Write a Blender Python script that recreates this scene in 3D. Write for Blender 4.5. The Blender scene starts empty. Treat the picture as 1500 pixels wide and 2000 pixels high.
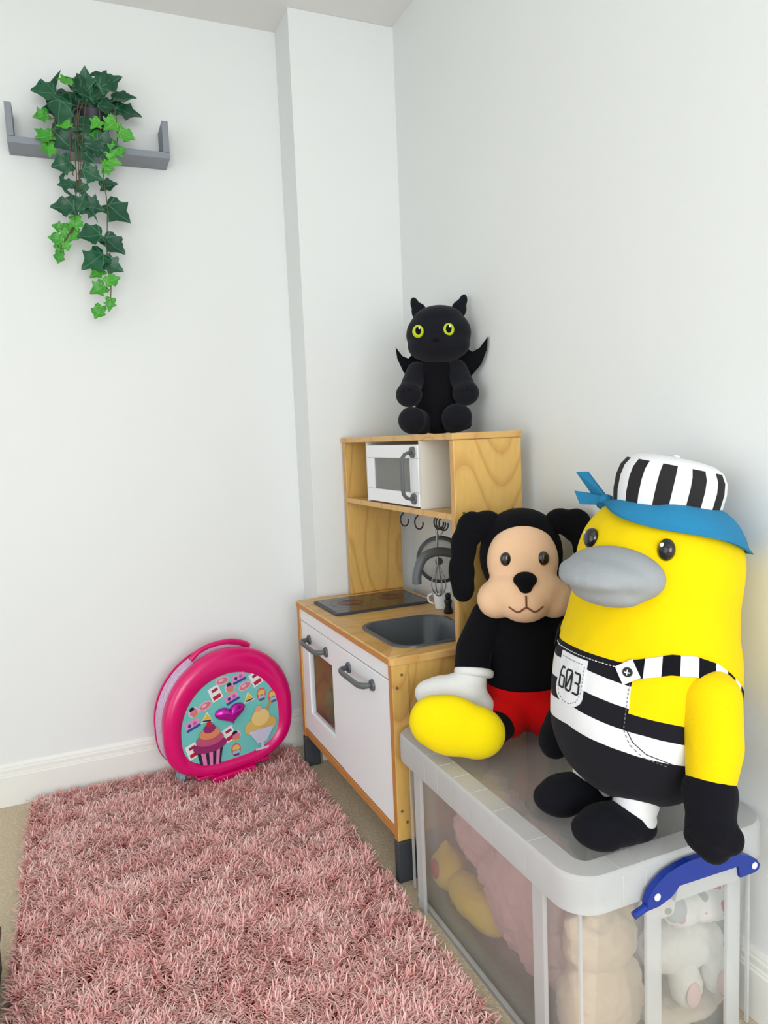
import bpy, bmesh, math, random
import numpy as np
from mathutils import Vector, Matrix, noise as mnoise
random.seed(7); RNG = np.random.default_rng(7)
S = bpy.context.scene
COL = S.collection
rad = math.radians

# ------------------------------------------------------------------ camera
CAM = (-1.0721, -1.9703, 1.0736)
cr = Vector((0.91891274, -0.39228698, -0.04135581))
cu = Vector((0.0773293, 0.07634196, 0.99407851))
cf = Vector((0.38680688, 0.91666942, -0.10048688))
cam = bpy.data.cameras.new('camera'); camo = bpy.data.objects.new('camera', cam); COL.objects.link(camo)
m = Matrix.Identity(4)
for i in range(3):
    m[i][0] = cr[i]; m[i][1] = cu[i]; m[i][2] = -cf[i]; m[i][3] = CAM[i]
camo.matrix_world = m
cam.sensor_fit = 'HORIZONTAL'; cam.sensor_width = 36.0; cam.lens = 1434.8875 / 1500 * 36.0
cam.clip_start = 0.02
S.camera = camo
S.cycles.max_bounces = 5; S.cycles.diffuse_bounces = 3; S.cycles.glossy_bounces = 3; S.cycles.transmission_bounces = 4; S.cycles.transparent_max_bounces = 12
S.cycles.use_adaptive_sampling = True; S.cycles.adaptive_threshold = 0.06; S.cycles.caustics_reflective = False; S.cycles.caustics_refractive = False

# ------------------------------------------------------------------ world, lights, exposure
w = bpy.data.worlds.new('world'); S.world = w; w.use_nodes = True
w.node_tree.nodes['Background'].inputs[0].default_value = (0.80, 0.90, 1.0, 1)
w.node_tree.nodes['Background'].inputs[1].default_value = 1.0
def area(name, loc, aim, sx, sy, power, col):
    l = bpy.data.lights.new(name, 'AREA'); l.shape = 'RECTANGLE'; l.size = sx; l.size_y = sy
    l.energy = power; l.color = col
    o = bpy.data.objects.new(name, l); COL.objects.link(o); o.location = loc
    o.rotation_euler = (Vector(aim) - Vector(loc)).to_track_quat('-Z', 'Y').to_euler()
    return o
area('window_daylight', (-1.15, -3.90, 1.20), (-1.15, 0.0, 0.50), 1.9, 1.75, 56, (0.91, 0.965, 1.0))
area('side_window_daylight', (-2.92, -1.75, 1.15), (0.0, -1.75, 0.95), 1.9, 1.75, 11, (0.91, 0.965, 1.0))
S.view_settings.view_transform = 'Standard'; S.view_settings.look = 'None'
S.view_settings.gamma = 1.0; S.view_settings.use_curve_mapping = False
S.view_settings.exposure = 0.22

# ------------------------------------------------------------------ materials
def lin(c):
    out = []
    for v in c[:3]:
        v = v / 255.0
        out.append(v / 12.92 if v <= 0.04045 else ((v + 0.055) / 1.055) ** 2.4)
    return (out[0], out[1], out[2], 1.0)
MATS = {}
def base_mat(name):
    mt = bpy.data.materials.new(name); mt.use_nodes = True
    return mt, mt.node_tree.nodes, mt.node_tree.links, mt.node_tree.nodes['Principled BSDF']
def plain(name, col, rough=0.5, var=0.06, vscale=8.0, bump=0.0, bscale=60.0, metal=0.0, sheen=0.0, coat=0.0, spec=0.5):
    if name in MATS: return MATS[name]
    mt, N, L, P = base_mat(name)
    tc = N.new('ShaderNodeTexCoord')
    nz = N.new('ShaderNodeTexNoise'); nz.inputs['Scale'].default_value = vscale; nz.inputs['Detail'].default_value = 3
    L.new(tc.outputs['Object'], nz.inputs['Vector'])
    mx = N.new('ShaderNodeMix'); mx.data_type = 'RGBA'
    c = lin(col)
    mx.inputs[6].default_value = tuple(min(1, v * (1 - var)) for v in c[:3]) + (1,)
    mx.inputs[7].default_value = tuple(min(1, v * (1 + var)) for v in c[:3]) + (1,)
    L.new(nz.outputs['Fac'], mx.inputs[0]); L.new(mx.outputs[2], P.inputs['Base Color'])
    P.inputs['Roughness'].default_value = rough; P.inputs['Metallic'].default_value = metal
    P.inputs['Specular IOR Level'].default_value = spec
    if sheen: P.inputs['Sheen Weight'].default_value = sheen; P.inputs['Sheen Roughness'].default_value = 0.5
    if coat: P.inputs['Coat Weight'].default_value = coat; P.inputs['Coat Roughness'].default_value = 0.1
    if bump:
        n2 = N.new('ShaderNodeTexNoise'); n2.inputs['Scale'].default_value = bscale; n2.inputs['Detail'].default_value = 4
        L.new(tc.outputs['Object'], n2.inputs['Vector'])
        b = N.new('ShaderNodeBump'); b.inputs['Strength'].default_value = bump; b.inputs['Distance'].default_value = 0.004
        L.new(n2.outputs['Fac'], b.inputs['Height']); L.new(b.outputs['Normal'], P.inputs['Normal'])
    MATS[name] = mt
    return mt
def plush(name, col, sheen=0.12, var=0.07):
    return plain(name, col, 0.95, var, 18, 0.35, 420, sheen=sheen, spec=0.15)
def wood(name, light, dark, stretch=(7, 7, 1.6), rings=9.0, rough=0.38):
    mt, N, L, P = base_mat(name)
    tc = N.new('ShaderNodeTexCoord'); mp = N.new('ShaderNodeMapping'); mp.inputs['Scale'].default_value = stretch
    L.new(tc.outputs['Object'], mp.inputs['Vector'])
    n1 = N.new('ShaderNodeTexNoise'); n1.inputs['Scale'].default_value = 0.8; n1.inputs['Detail'].default_value = 1.0
    L.new(mp.outputs[0], n1.inputs['Vector'])
    mu = N.new('ShaderNodeMath'); mu.operation = 'MULTIPLY'; mu.inputs[1].default_value = rings
    L.new(n1.outputs['Fac'], mu.inputs[0])
    fr = N.new('ShaderNodeMath'); fr.operation = 'FRACT'; L.new(mu.outputs[0], fr.inputs[0])
    ra = N.new('ShaderNodeValToRGB'); e = ra.color_ramp.elements
    e[0].position = 0.0; e[0].color = tuple(0.5 * (a + b) for a, b in zip(lin(light), lin(dark))); e[1].position = 1.0; e[1].color = lin(dark)
    k = e.new(0.15); k.color = lin(light)
    k = e.new(0.70); k.color = lin(light)
    L.new(fr.outputs[0], ra.inputs[0])
    mp2 = N.new('ShaderNodeMapping'); mp2.inputs['Scale'].default_value = tuple(s * 22 for s in stretch)
    L.new(tc.outputs['Object'], mp2.inputs['Vector'])
    n2 = N.new('ShaderNodeTexNoise'); n2.inputs['Scale'].default_value = 1.0; n2.inputs['Detail'].default_value = 3
    L.new(mp2.outputs[0], n2.inputs['Vector'])
    mx = N.new('ShaderNodeMix'); mx.data_type = 'RGBA'; mx.blend_type = 'MULTIPLY'; mx.inputs[0].default_value = 0.25
    L.new(ra.outputs[0], mx.inputs[6]); L.new(n2.outputs['Color'], mx.inputs[7])
    gr = N.new('ShaderNodeRGBToBW'); L.new(n2.outputs['Color'], gr.inputs[0]); L.new(gr.outputs[0], mx.inputs[7])
    L.new(mx.outputs[2], P.inputs['Base Color']); P.inputs['Roughness'].default_value = rough
    return mt
def clear_plastic(name, milk, col=(235, 238, 236), rough=0.25, gloss=0.25):
    mt, N, L, P = base_mat(name)
    N.remove(P); out = N['Material Output']
    tr = N.new('ShaderNodeBsdfTransparent')
    df = N.new('ShaderNodeBsdfDiffuse'); df.inputs[0].default_value = lin(col)
    tl = N.new('ShaderNodeBsdfTranslucent'); tl.inputs[0].default_value = lin(col)
    gl = N.new('ShaderNodeBsdfGlossy'); gl.inputs['Roughness'].default_value = rough
    m0 = N.new('ShaderNodeMixShader'); m0.inputs[0].default_value = 0.45; L.new(df.outputs[0], m0.inputs[1]); L.new(tl.outputs[0], m0.inputs[2])
    tc = N.new('ShaderNodeTexCoord'); nz = N.new('ShaderNodeTexNoise'); nz.inputs['Scale'].default_value = 5; nz.inputs['Detail'].default_value = 4
    L.new(tc.outputs['Object'], nz.inputs['Vector'])
    mr = N.new('ShaderNodeMapRange'); mr.inputs['To Min'].default_value = milk * 0.8; mr.inputs['To Max'].default_value = milk * 1.2
    L.new(nz.outputs['Fac'], mr.inputs['Value'])
    m1 = N.new('ShaderNodeMixShader'); L.new(mr.outputs[0], m1.inputs[0]); L.new(tr.outputs[0], m1.inputs[1]); L.new(m0.outputs[0], m1.inputs[2])
    fz = N.new('ShaderNodeLayerWeight'); fz.inputs['Blend'].default_value = 0.25
    mu = N.new('ShaderNodeMath'); mu.operation = 'MULTIPLY'; mu.inputs[1].default_value = gloss; L.new(fz.outputs['Fresnel'], mu.inputs[0])
    m2 = N.new('ShaderNodeMixShader'); L.new(mu.outputs[0], m2.inputs[0]); L.new(m1.outputs[0], m2.inputs[1]); L.new(gl.outputs[0], m2.inputs[2])
    L.new(m2.outputs[0], out.inputs['Surface'])
    return mt

M_WALL = plain('wall_paint', (238, 239, 237), 0.85, 0.012, 1.5, 0.05, 180)
M_CEIL = plain('ceiling_paint', (236, 236, 232), 0.9, 0.012, 1.5)
M_TRIM = plain('trim_gloss_paint', (243, 241, 234), 0.35, 0.02, 4)
M_CARPET = plain('beige_carpet', (222, 203, 174), 1.0, 0.30, 130, 0.9, 330, spec=0.1)
M_WOOD = wood('birch_upright', (240, 192, 108), (218, 164, 88), (5, 5, 1.3), 20)
M_WOODTOP = wood('birch_counter', (236, 186, 112), (218, 162, 90), (1.3, 5, 5), 12)
M_EDGE = plain('plywood_edge', (200, 132, 62), 0.5, 0.15, 40)
M_OVENWOOD = plain('oven_inside_board', (176, 122, 62), 0.6, 0.12, 10)
M_WHITE = plain('white_lacquer', (249, 249, 250), 0.35, 0.01, 5)
M_CREAM = plain('cream_board', (232, 226, 214), 0.5, 0.02, 5)
M_GREY = plain('grey_handle_plastic', (96, 99, 101), 0.45, 0.05, 30)
M_DKGREY = plain('charcoal_leg_plastic', (58, 62, 68), 0.5, 0.05, 30)
M_SINK = plain('sink_grey_plastic', (84, 89, 94), 0.32, 0.05, 20)
M_HOBGLASS = plain('hob_black_panel', (42, 38, 40), 0.18, 0.05, 20)
M_HOBRING = plain('hob_print_grey', (112, 104, 102), 0.4, 0.05, 30)
M_HOBRED = plain('hob_print_red', (110, 34, 28), 0.4, 0.1, 60)
M_HOOK = plain('black_hook_metal', (38, 36, 36), 0.4, 0.1, 40, metal=0.3)
M_STEEL = plain('steel_wire', (150, 150, 148), 0.3, 0.05, 40, metal=0.9)
M_SCREW = plain('screw_metal', (150, 125, 90), 0.4, 0.05, 40, metal=0.6)
M_PANE = clear_plastic('window_acrylic', 0.03, (220, 225, 222), 0.08, 0.12)
M_PANEG = clear_plastic('microwave_acrylic', 0.25, (160, 158, 152), 0.1, 0.5)
M_SHELF = plain('grey_shelf_wood', (138, 144, 152), 0.55, 0.06, 30)
M_TUB = clear_plastic('tub_plastic', 0.15, (248, 250, 248), 0.22, 0.35)
M_LID = clear_plastic('lid_plastic', 0.24, (246, 249, 249), 0.18, 0.30)
M_RIM = clear_plastic('rim_plastic', 0.60, (250, 251, 251), 0.2, 0.35)
M_RIB = clear_plastic('rib_plastic', 0.55, (250, 251, 251), 0.25, 0.3)
M_BLUE = plain('blue_handle_plastic', (4, 46, 146), 0.38, 0.05, 20)

# ------------------------------------------------------------------ mesh helpers
def tag(o, label=None, cat=None, group=None, kind=None):
    if label: o['label'] = label
    if cat: o['category'] = cat
    if group: o['group'] = group
    if kind: o['kind'] = kind
    return o
def empty(name, loc=(0, 0, 0), rz=0.0, rx=0.0, label=None, cat=None, group=None):
    o = bpy.data.objects.new(name, None); COL.objects.link(o)
    o.empty_display_size = 0.05; o.location = loc; o.rotation_euler = (rx, 0, rz)
    return tag(o, label, cat, group)
def link_mesh(name, me, mat, parent=None):
    o = bpy.data.objects.new(name, me); COL.objects.link(o)
    if mat is not None:
        for mm in (mat if isinstance(mat, (list, tuple)) else [mat]): me.materials.append(mm)
    if parent is not None: o.parent = parent
    return o
def raw(name, verts, faces, mat, parent=None, smooth=False):
    me = bpy.data.meshes.new(name); me.from_pydata([tuple(v) for v in verts], [], faces); me.validate(); me.update()
    bm = bmesh.new(); bm.from_mesh(me); bmesh.ops.recalc_face_normals(bm, faces=bm.faces); bm.to_mesh(me); bm.free()
    if smooth: me.polygons.foreach_set('use_smooth', [True] * len(me.polygons))
    return link_mesh(name, me, mat, parent)
class MB:
    def __init__(s): s.bm = bmesh.new()
    def box(s, x0, x1, y0, y1, z0, z1, bev=0.0, seg=2):
        r = bmesh.ops.create_cube(s.bm, size=1.0, matrix=Matrix.Translation(((x0 + x1) / 2, (y0 + y1) / 2, (z0 + z1) / 2)) @ Matrix.Diagonal((abs(x1 - x0), abs(y1 - y0), abs(z1 - z0), 1)))
        if bev:
            ed = list({e for v in r['verts'] for e in v.link_edges})
            bmesh.ops.bevel(s.bm, geom=ed, offset=bev, segments=seg, affect='EDGES', profile=0.5, clamp_overlap=True)
        return s
    def cyl(s, p, q, r0, r1=None, n=20):
        p, q = Vector(p), Vector(q); d = q - p
        mat = Matrix.Translation((p + q) / 2) @ d.to_track_quat('Z', 'Y').to_matrix().to_4x4()
        bmesh.ops.create_cone(s.bm, cap_ends=True, segments=n, radius1=r0, radius2=r0 if r1 is None else r1, depth=d.length, matrix=mat)
        return s
    def ell(s, c, r, rot=(0, 0, 0), sub=3):
        from mathutils import Euler
        if not hasattr(r, '__len__'): r = (r, r, r)
        mat = Matrix.Translation(c) @ Euler(rot).to_matrix().to_4x4() @ Matrix.Diagonal((r[0], r[1], r[2], 1))
        bmesh.ops.create_icosphere(s.bm, subdivisions=sub, radius=1.0, matrix=mat)
        return s
    def tube(s, pts, rr, n=10, smooth_steps=6, flat=None):
        P = [Vector(p) for p in pts]
        if not hasattr(rr, '__len__'): rr = [rr] * len(P)
        if smooth_steps > 1 and len(P) > 2:
            Q, RR = [], []
            for i in range(len(P) - 1):
                p0 = P[max(i - 1, 0)]; p1 = P[i]; p2 = P[i + 1]; p3 = P[min(i + 2, len(P) - 1)]
                for k in range(smooth_steps):
                    t = k / smooth_steps
                    Q.append(0.5 * ((2 * p1) + (p2 - p0) * t + (2 * p0 - 5 * p1 + 4 * p2 - p3) * t * t + (3 * p1 - p0 - 3 * p2 + p3) * t ** 3))
                    RR.append(rr[i] * (1 - t) + rr[i + 1] * t)
            Q.append(P[-1]); RR.append(rr[-1]); P, rr = Q, RR
        up = None; rings = []
        for i, p in enumerate(P):
            d = (P[min(i + 1, len(P) - 1)] - P[max(i - 1, 0)]).normalized()
            if up is None: up = d.orthogonal().normalized()
            up = (up - d * up.dot(d)).normalized(); sd = d.cross(up)
            rings.append([s.bm.verts.new(p + (up * math.cos(2 * math.pi * k / n) + sd * math.sin(2 * math.pi * k / n)) * rr[i]) for k in range(n)])
        for a, b in zip(rings[:-1], rings[1:]):
            for k in range(n): s.bm.faces.new((a[k], a[(k + 1) % n], b[(k + 1) % n], b[k]))
        s.bm.faces.new(rings[0][::-1]); s.bm.faces.new(rings[-1])
        return s
    def lathe(s, prof, c=(0, 0, 0), n=32, sx=1.0, sy=1.0):
        rings = []
        for r, z in prof:
            rings.append([s.bm.verts.new((c[0] + sx * r * math.cos(2 * math.pi * k / n), c[1] + sy * r * math.sin(2 * math.pi * k / n), c[2] + z)) for k in range(n)])
        for a, b in zip(rings[:-1], rings[1:]):
            for k in range(n): s.bm.faces.new((a[k], a[(k + 1) % n], b[(k + 1) % n], b[k]))
        if prof[0][0] > 1e-5: s.bm.faces.new(rings[0][::-1])
        if prof[-1][0] > 1e-5: s.bm.faces.new(rings[-1])
        bmesh.ops.remove_doubles(s.bm, verts=s.bm.verts, dist=1e-6)
        return s
    def prism(s, poly, frame, t0, t1):
        """poly 2D; frame = (origin, u, v, n); extruded along n from t0 to t1"""
        o, u, v, n = [Vector(q) for q in frame]
        a = [s.bm.verts.new(o + u * p[0] + v * p[1] + n * t0) for p in poly]
        b = [s.bm.verts.new(o + u * p[0] + v * p[1] + n * t1) for p in poly]
        k = len(poly); s.bm.faces.new(a[::-1]); s.bm.faces.new(b)
        for i in range(k): s.bm.faces.new((a[i], a[(i + 1) % k], b[(i + 1) % k], b[i]))
        return s
    def rings(s, loops, cap0=True, cap1=True):
        R = [[s.bm.verts.new(p) for p in lp] for lp in loops]; n = len(R[0])
        for a, b in zip(R[:-1], R[1:]):
            for k in range(n): s.bm.faces.new((a[k], a[(k + 1) % n], b[(k + 1) % n], b[k]))
        if cap0: s.bm.faces.new(R[0][::-1])
        if cap1: s.bm.faces.new(R[-1])
        return s
    def ringclosed(s, loops):
        R = [[s.bm.verts.new(p) for p in lp] for lp in loops]; n = len(R[0]); R.append(R[0])
        for a, b in zip(R[:-1], R[1:]):
            for k in range(n): s.bm.faces.new((a[k], a[(k + 1) % n], b[(k + 1) % n], b[k]))
        return s
    def build(s, name, mat, parent=None, smooth=False, autosmooth=None):
        bmesh.ops.recalc_face_normals(s.bm, faces=s.bm.faces)
        me = bpy.data.meshes.new(name); s.bm.to_mesh(me); s.bm.free()
        if smooth: me.polygons.foreach_set('use_smooth', [True] * len(me.polygons))
        o = link_mesh(name, me, mat, parent)
        if autosmooth:
            me.polygons.foreach_set('use_smooth', [True] * len(me.polygons)); me.set_sharp_from_angle(angle=rad(autosmooth))
        return o
def rrect(x0, x1, y0, y1, r, z, n=6):
    pts = []
    for cx, cy, a0 in ((x1 - r, y1 - r, 0), (x0 + r, y1 - r, 90), (x0 + r, y0 + r, 180), (x1 - r, y0 + r, 270)):
        for k in range(n + 1):
            a = rad(a0 + 90 * k / n); pts.append((cx + r * math.cos(a), cy + r * math.sin(a), z))
    return pts
BLOBS = []
def blob(name, ells, mat, parent, voxel=0.006, smooth=8, fuzz=0.0, fscale=60.0):
    """one continuous stuffed shape grown from overlapping ellipsoids"""
    b = MB()
    for e in ells: b.ell(*e)
    o = b.build(name, None, parent)
    rm = o.modifiers.new('remesh', 'REMESH'); rm.mode = 'VOXEL'; rm.voxel_size = voxel
    sm = o.modifiers.new('smooth', 'SMOOTH'); sm.factor = 0.5; sm.iterations = smooth
    BLOBS.append((o, mat, fuzz, fscale))
    return o
def chain(a, b, ra, rb, n=6):
    """ellipsoids along a limb from a to b"""
    a, b = Vector(a), Vector(b)
    return [(tuple(a.lerp(b, i / (n - 1))), ra + (rb - ra) * i / (n - 1)) for i in range(n)]
def bake_blobs():
    bpy.context.view_layer.update()
    dg = bpy.context.evaluated_depsgraph_get()
    new = [(o, bpy.data.meshes.new_from_object(o.evaluated_get(dg), depsgraph=dg), mt, fz, fs) for o, mt, fz, fs in BLOBS]
    for o, me, mt, fz, fs in new:
        o.modifiers.clear(); old = o.data; me.name = o.name; o.data = me; bpy.data.meshes.remove(old)
        me.materials.clear()
        for mm in (mt if isinstance(mt, (list, tuple)) else [mt]): me.materials.append(mm)
        if fz:
            nv = len(me.vertices); co = np.empty(nv * 3); me.vertices.foreach_get('co', co)
            no = np.empty(nv * 3); me.vertices.foreach_get('normal', no)
            co = co.reshape(-1, 3); no = no.reshape(-1, 3)
            d = np.array([mnoise.fractal(Vector(c) * fs, 1.0, 2.0, 3) for c in co])
            co += no * (d * fz)[:, None]; me.vertices.foreach_set('co', co.ravel())
        me.polygons.foreach_set('use_smooth', [True] * len(me.polygons)); me.update()

# ------------------------------------------------------------------ the room
XL, YF, H = -3.0, -4.00, 2.40          # left wall, window wall, ceiling height
YB, YA, XW = 0.331, 0.483, -0.353      # boxed-in pier face, alcove wall face, pier side
def struct(o): o['kind'] = 'structure'; return o
struct(MB().box(XL - .1, .1, YF - .1, YA + .1, -.1, 0).build('floor', M_CARPET))
struct(MB().box(XL - .1, .1, YF - .1, YA + .1, H, H + .1).build('ceiling', M_CEIL))
struct(MB().box(XL - .1, .1, YA, YA + .1, 0, H).build('wall_back', M_WALL))
struct(MB().box(XW, 0, YB, YA - .0005, 0.0005, H - .0005).build('wall_pier', M_WALL))
struct(MB().box(0, .1, YF - .1, YA, 0, H).build('wall_right', M_WALL))
sy0_, sy1_, sz0_, sz1_ = -2.75, -.75, .22, 2.10
lw = MB(); lw.box(XL - .1, XL, YF - .1, sy0_, 0, H).box(XL - .1, XL, sy1_, YA, 0, H).box(XL - .1, XL, sy0_, sy1_, 0, sz0_).box(XL - .1, XL, sy0_, sy1_, sz1_, H)
struct(lw.build('wall_left', M_WALL))
win2 = empty('window_2', (0, 0, 0)); win2['kind'] = 'structure'
MB().box(XL - .07, XL - .03, sy0_, sy1_, sz0_, sz0_ + .06).box(XL - .07, XL - .03, sy0_, sy1_, sz1_ - .06, sz1_).box(XL - .07, XL - .03, sy0_, sy0_ + .06, sz0_ + .06, sz1_ - .06).box(XL - .07, XL - .03, sy1_ - .06, sy1_, sz0_ + .06, sz1_ - .06).build('window_frame', M_TRIM, win2)
MB().box(XL - .053, XL - .047, sy0_ + .06, sy1_ - .06, sz0_ + .06, sz1_ - .06).build('pane', M_PANE, win2)
wx0, wx1, wz0, wz1 = -2.12, -.18, .30, 2.15
fw = MB(); fw.box(XL, wx0, YF - .1, YF, 0, H).box(wx1, 0, YF - .1, YF, 0, H).box(wx0, wx1, YF - .1, YF, 0, wz0).box(wx0, wx1, YF - .1, YF, wz1, H)
struct(fw.build('wall_front', M_WALL))
win = empty('window_1', (0, 0, 0)); win['kind'] = 'structure'
MB().box(wx0, wx1, YF - .07, YF - .03, wz0, wz0 + .06).box(wx0, wx1, YF - .07, YF - .03, wz1 - .06, wz1).box(wx0, wx0 + .06, YF - .07, YF - .03, wz0 + .06, wz1 - .06).box(wx1 - .06, wx1, YF - .07, YF - .03, wz0 + .06, wz1 - .06).box(-1.18, -1.12, YF - .07, YF - .03, wz0 + .06, wz1 - .06).build('window_frame', M_TRIM, win)
for a, b in ((wx0 + .06, -1.18), (-1.12, wx1 - .06)): MB().box(a, b, YF - .053, YF - .047, wz0 + .06, wz1 - .06).build('pane', M_PANE, win)
def skirting(name, p, q, nrm):
    """moulded skirting board between floor points p and q, sticking out along nrm"""
    prof = [(0, 0), (.016, 0), (.016, .092), (.0135, .0955), (.0135, .099), (.011, .102), (.011, .113), (.008, .1175), (.008, .121), (.005, .127), (.003, .131), (0, .131)]
    p, q, nrm = Vector(p), Vector(q), Vector(nrm); b = MB()
    A = [b.bm.verts.new(p + nrm * d + Vector((0, 0, z))) for d, z in prof]; B = [b.bm.verts.new(q + nrm * d + Vector((0, 0, z))) for d, z in prof]
    n = len(prof); b.bm.faces.new(A); b.bm.faces.new(B[::-1])
    for i in range(n): b.bm.faces.new((A[i], A[(i + 1) % n], B[(i + 1) % n], B[i]))
    return struct(b.build(name, M_TRIM))
skirting('baseboard_back', (XL, YA, .0005), (XW, YA, .0005), (0, -1, 0))
skirting('baseboard_pier', (XW - .016, YB, .0005), (-.0, YB, .0005), (0, -1, 0))
skirting('baseboard_pier_side', (XW, YB, .0005), (XW, YA - .017, .0005), (-1, 0, 0))
skirting('baseboard_right', (0, YF, .0005), (0, YB - .017, .0005), (-1, 0, 0))

# ------------------------------------------------------------------ play kitchen
KD, KU, KW, ZC, ZT, ZS = .378, .1935, .739, .5586, 1.0782, .8826
K = empty('play_kitchen', (-.0519, .3195, 0), .0157, label='birch toy kitchen with white doors, black hob and grey sink', cat='toy kitchen')
# countertop with a hole for the sink
SX0, SX1, SY0, SY1 = -.336, -.082, -.692, -.408
n = 8
ot = lambda z, e=0.0: rrect(-KD - .004 + e, 0 - e, -KW - .004 + e, .004 - e, .012, z, n)
it = lambda z: rrect(SX0 + .012, SX1 - .012, SY0 + .012, SY1 - .012, .05, z, n)
MB().ringclosed([ot(ZC - .018), ot(ZC - .003), ot(ZC, .003), it(ZC), it(ZC - .018)]).build('countertop', M_WOODTOP, K, autosmooth=40)
MB().box(-KD - .0055, -KD - .004, -KW + .006, -.006, ZC - .017, ZC - .004).build('countertop_edge', M_EDGE, K)
# sink
bas = lambda e, z, r: rrect(SX0 + e, SX1 - e, SY0 + e, SY1 - e, r, z, n)
MB().rings([bas(.000, ZC + .0006, .062), bas(.001, ZC + .004, .06), bas(.010, ZC + .005, .055), bas(.016, ZC - .002, .05), bas(.024, ZC - .07, .045), bas(.034, ZC - .085, .04)], cap0=False).build('sink', M_SINK, K, autosmooth=50)
MB().lathe([(.0, .0), (.016, 0), (.018, .002), (.012, .0035), (0, .003)], ((SX0 + SX1) / 2, (SY0 + SY1) / 2, ZC - .085), 20).build('drain', M_STEEL, K, smooth=True)
# hob
HX0, HX1, HY0, HY1 = -.345, -.025, -.282, -.066
hob = MB().rings([rrect(HX0, HX1, HY0, HY1, .012, ZC + .0005), rrect(HX0, HX1, HY0, HY1, .012, ZC + .004), rrect(HX0 + .004, HX1 - .004, HY0 + .004, HY1 - .004, .01, ZC + .006)]).build('hob', M_DKGREY, K)
MB().rings([rrect(HX0 + .010, HX1 - .010, HY0 + .010, HY1 - .010, .008, ZC + .0055), rrect(HX0 + .010, HX1 - .010, HY0 + .010, HY1 - .010, .008, ZC + .0066)]).build('glass_panel', M_HOBGLASS, hob)
def ringflat(name, c, r0, r1, z, mat, par, k=36):
    lp = lambda r, zz: [(c[0] + r * math.cos(2 * math.pi * i / k), c[1] + r * math.sin(2 * math.pi * i / k), zz) for i in range(k)]
    return MB().ringclosed([lp(r0, z), lp(r1, z), lp(r1, z + .0004), lp(r0, z + .0004)]).build(name, mat, par)
for c, r in (((-.252, -.158), .062), ((-.108, -.150), .062)):
    ringflat('burner_ring', c, r, r + .0016, ZC + .0066, M_HOBRING, hob)
    for q in (.014, .022, .030, .038): ringflat('burner_coil', c, q, q + .003, ZC + .0066, M_HOBRED, hob)
for y in (-.10, -.075): ringflat('hob_light', (-.19 + (y + .1) * 1.6, -.085), 0.0008, .004, ZC + .0066, M_HOBRED, hob, 12)
# lower cabinet
def kbox(name, *a, mat=None, bev=.002, par=K): return MB().box(*a, bev).build(name, mat or M_WOOD, par)
for y0, y1, nm in ((-.018, 0, 0), (-KW, -KW + .018, 1)):
    kbox('side_panel', -KD + .045, -.002, y0 + (.004 if nm else 0), y1 - (0 if nm else .004), .112, ZC - .0185)
    kbox('front_post', -KD, -KD + .0445, y0, y1, .105, ZC - .0185)
    MB().box(-KD - .001, -KD - .0002, y0 + .0005, y1 - .0005, .106, ZC - .019).build('post_edge', M_EDGE, K)
    kbox('leg', -KD - .003, -KD + .048, y0 - .003, y1 + .003, .0, .1045 if nm else .1045, mat=M_DKGREY, bev=.004)
    kbox('leg', -.05, -.001, y0 - .003, y1 + .003, .0, .1115, mat=M_DKGREY, bev=.004)
kbox('bottom_board', -KD + .012, -.006, -KW + .0185, -.0185, .118, .134)
MB().box(-KD + .0, -KD + .0115, -KW + .0185, -.0185, .112, .134, .002).build('bottom_rail', M_EDGE, K)
kbox('back_panel', -.010, -.004, -KW + .0185, -.0185, .1345, ZC - .019, mat=M_OVENWOOD, bev=0)
kbox('divider', -KD + .03, -.0105, -.372, -.357, .1345, ZC - .11, mat=M_OVENWOOD, bev=0)
MB().box(-KD + .02, -.12, -.345, -.04, .1345, .139).build('oven_tray', M_CREAM, K)
XF = -KD + .004
kbox('fascia', XF, XF + .014, -KW + .0185, -.0185, .499, ZC - .019, mat=M_WHITE, bev=.0015)
def bow_handle(par, p, q, out, r=.0065, mat=M_GREY, wid=.009):
    """bow handle between base points p, q standing off along out"""
    p, q, out = Vector(p), Vector(q), Vector(out).normalized(); d = (q - p).normalized(); sd = d.cross(out)
    h = empty('handle', (0, 0, 0)); h.parent = par
    b = MB(); 
    # flat grip with bent ends: rounded rectangular section swept along a bow
    path = [p, p + out * .012, p + out * .024 + d * .004, p + out * .032 + d * .014, p + out * .034 + d * .03, q + out * .034 - d * .03, q + out * .032 - d * .014, q + out * .024 - d * .004, q + out * .012, q]
    loops = []
    for i, c in enumerate(path):
        t = (path[min(i + 1, len(path) - 1)] - path[max(i - 1, 0)]).normalized(); nn = t.cross(sd).normalized()
        wv = .0085 if 2 <= i <= 7 else .007; tv = .0045
        loops.append([c + sd * (wv * math.cos(a) ) + nn * (tv * math.sin(a)) for a in [2 * math.pi * k / 12 for k in range(12)]])
    b.rings(loops).build('grip', mat, h, smooth=True)
    for c in (p, q):
        MB().cyl(c, c + out * .006, .0155, .014, 24).build('base', mat, h, autosmooth=40)
    return h
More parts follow.
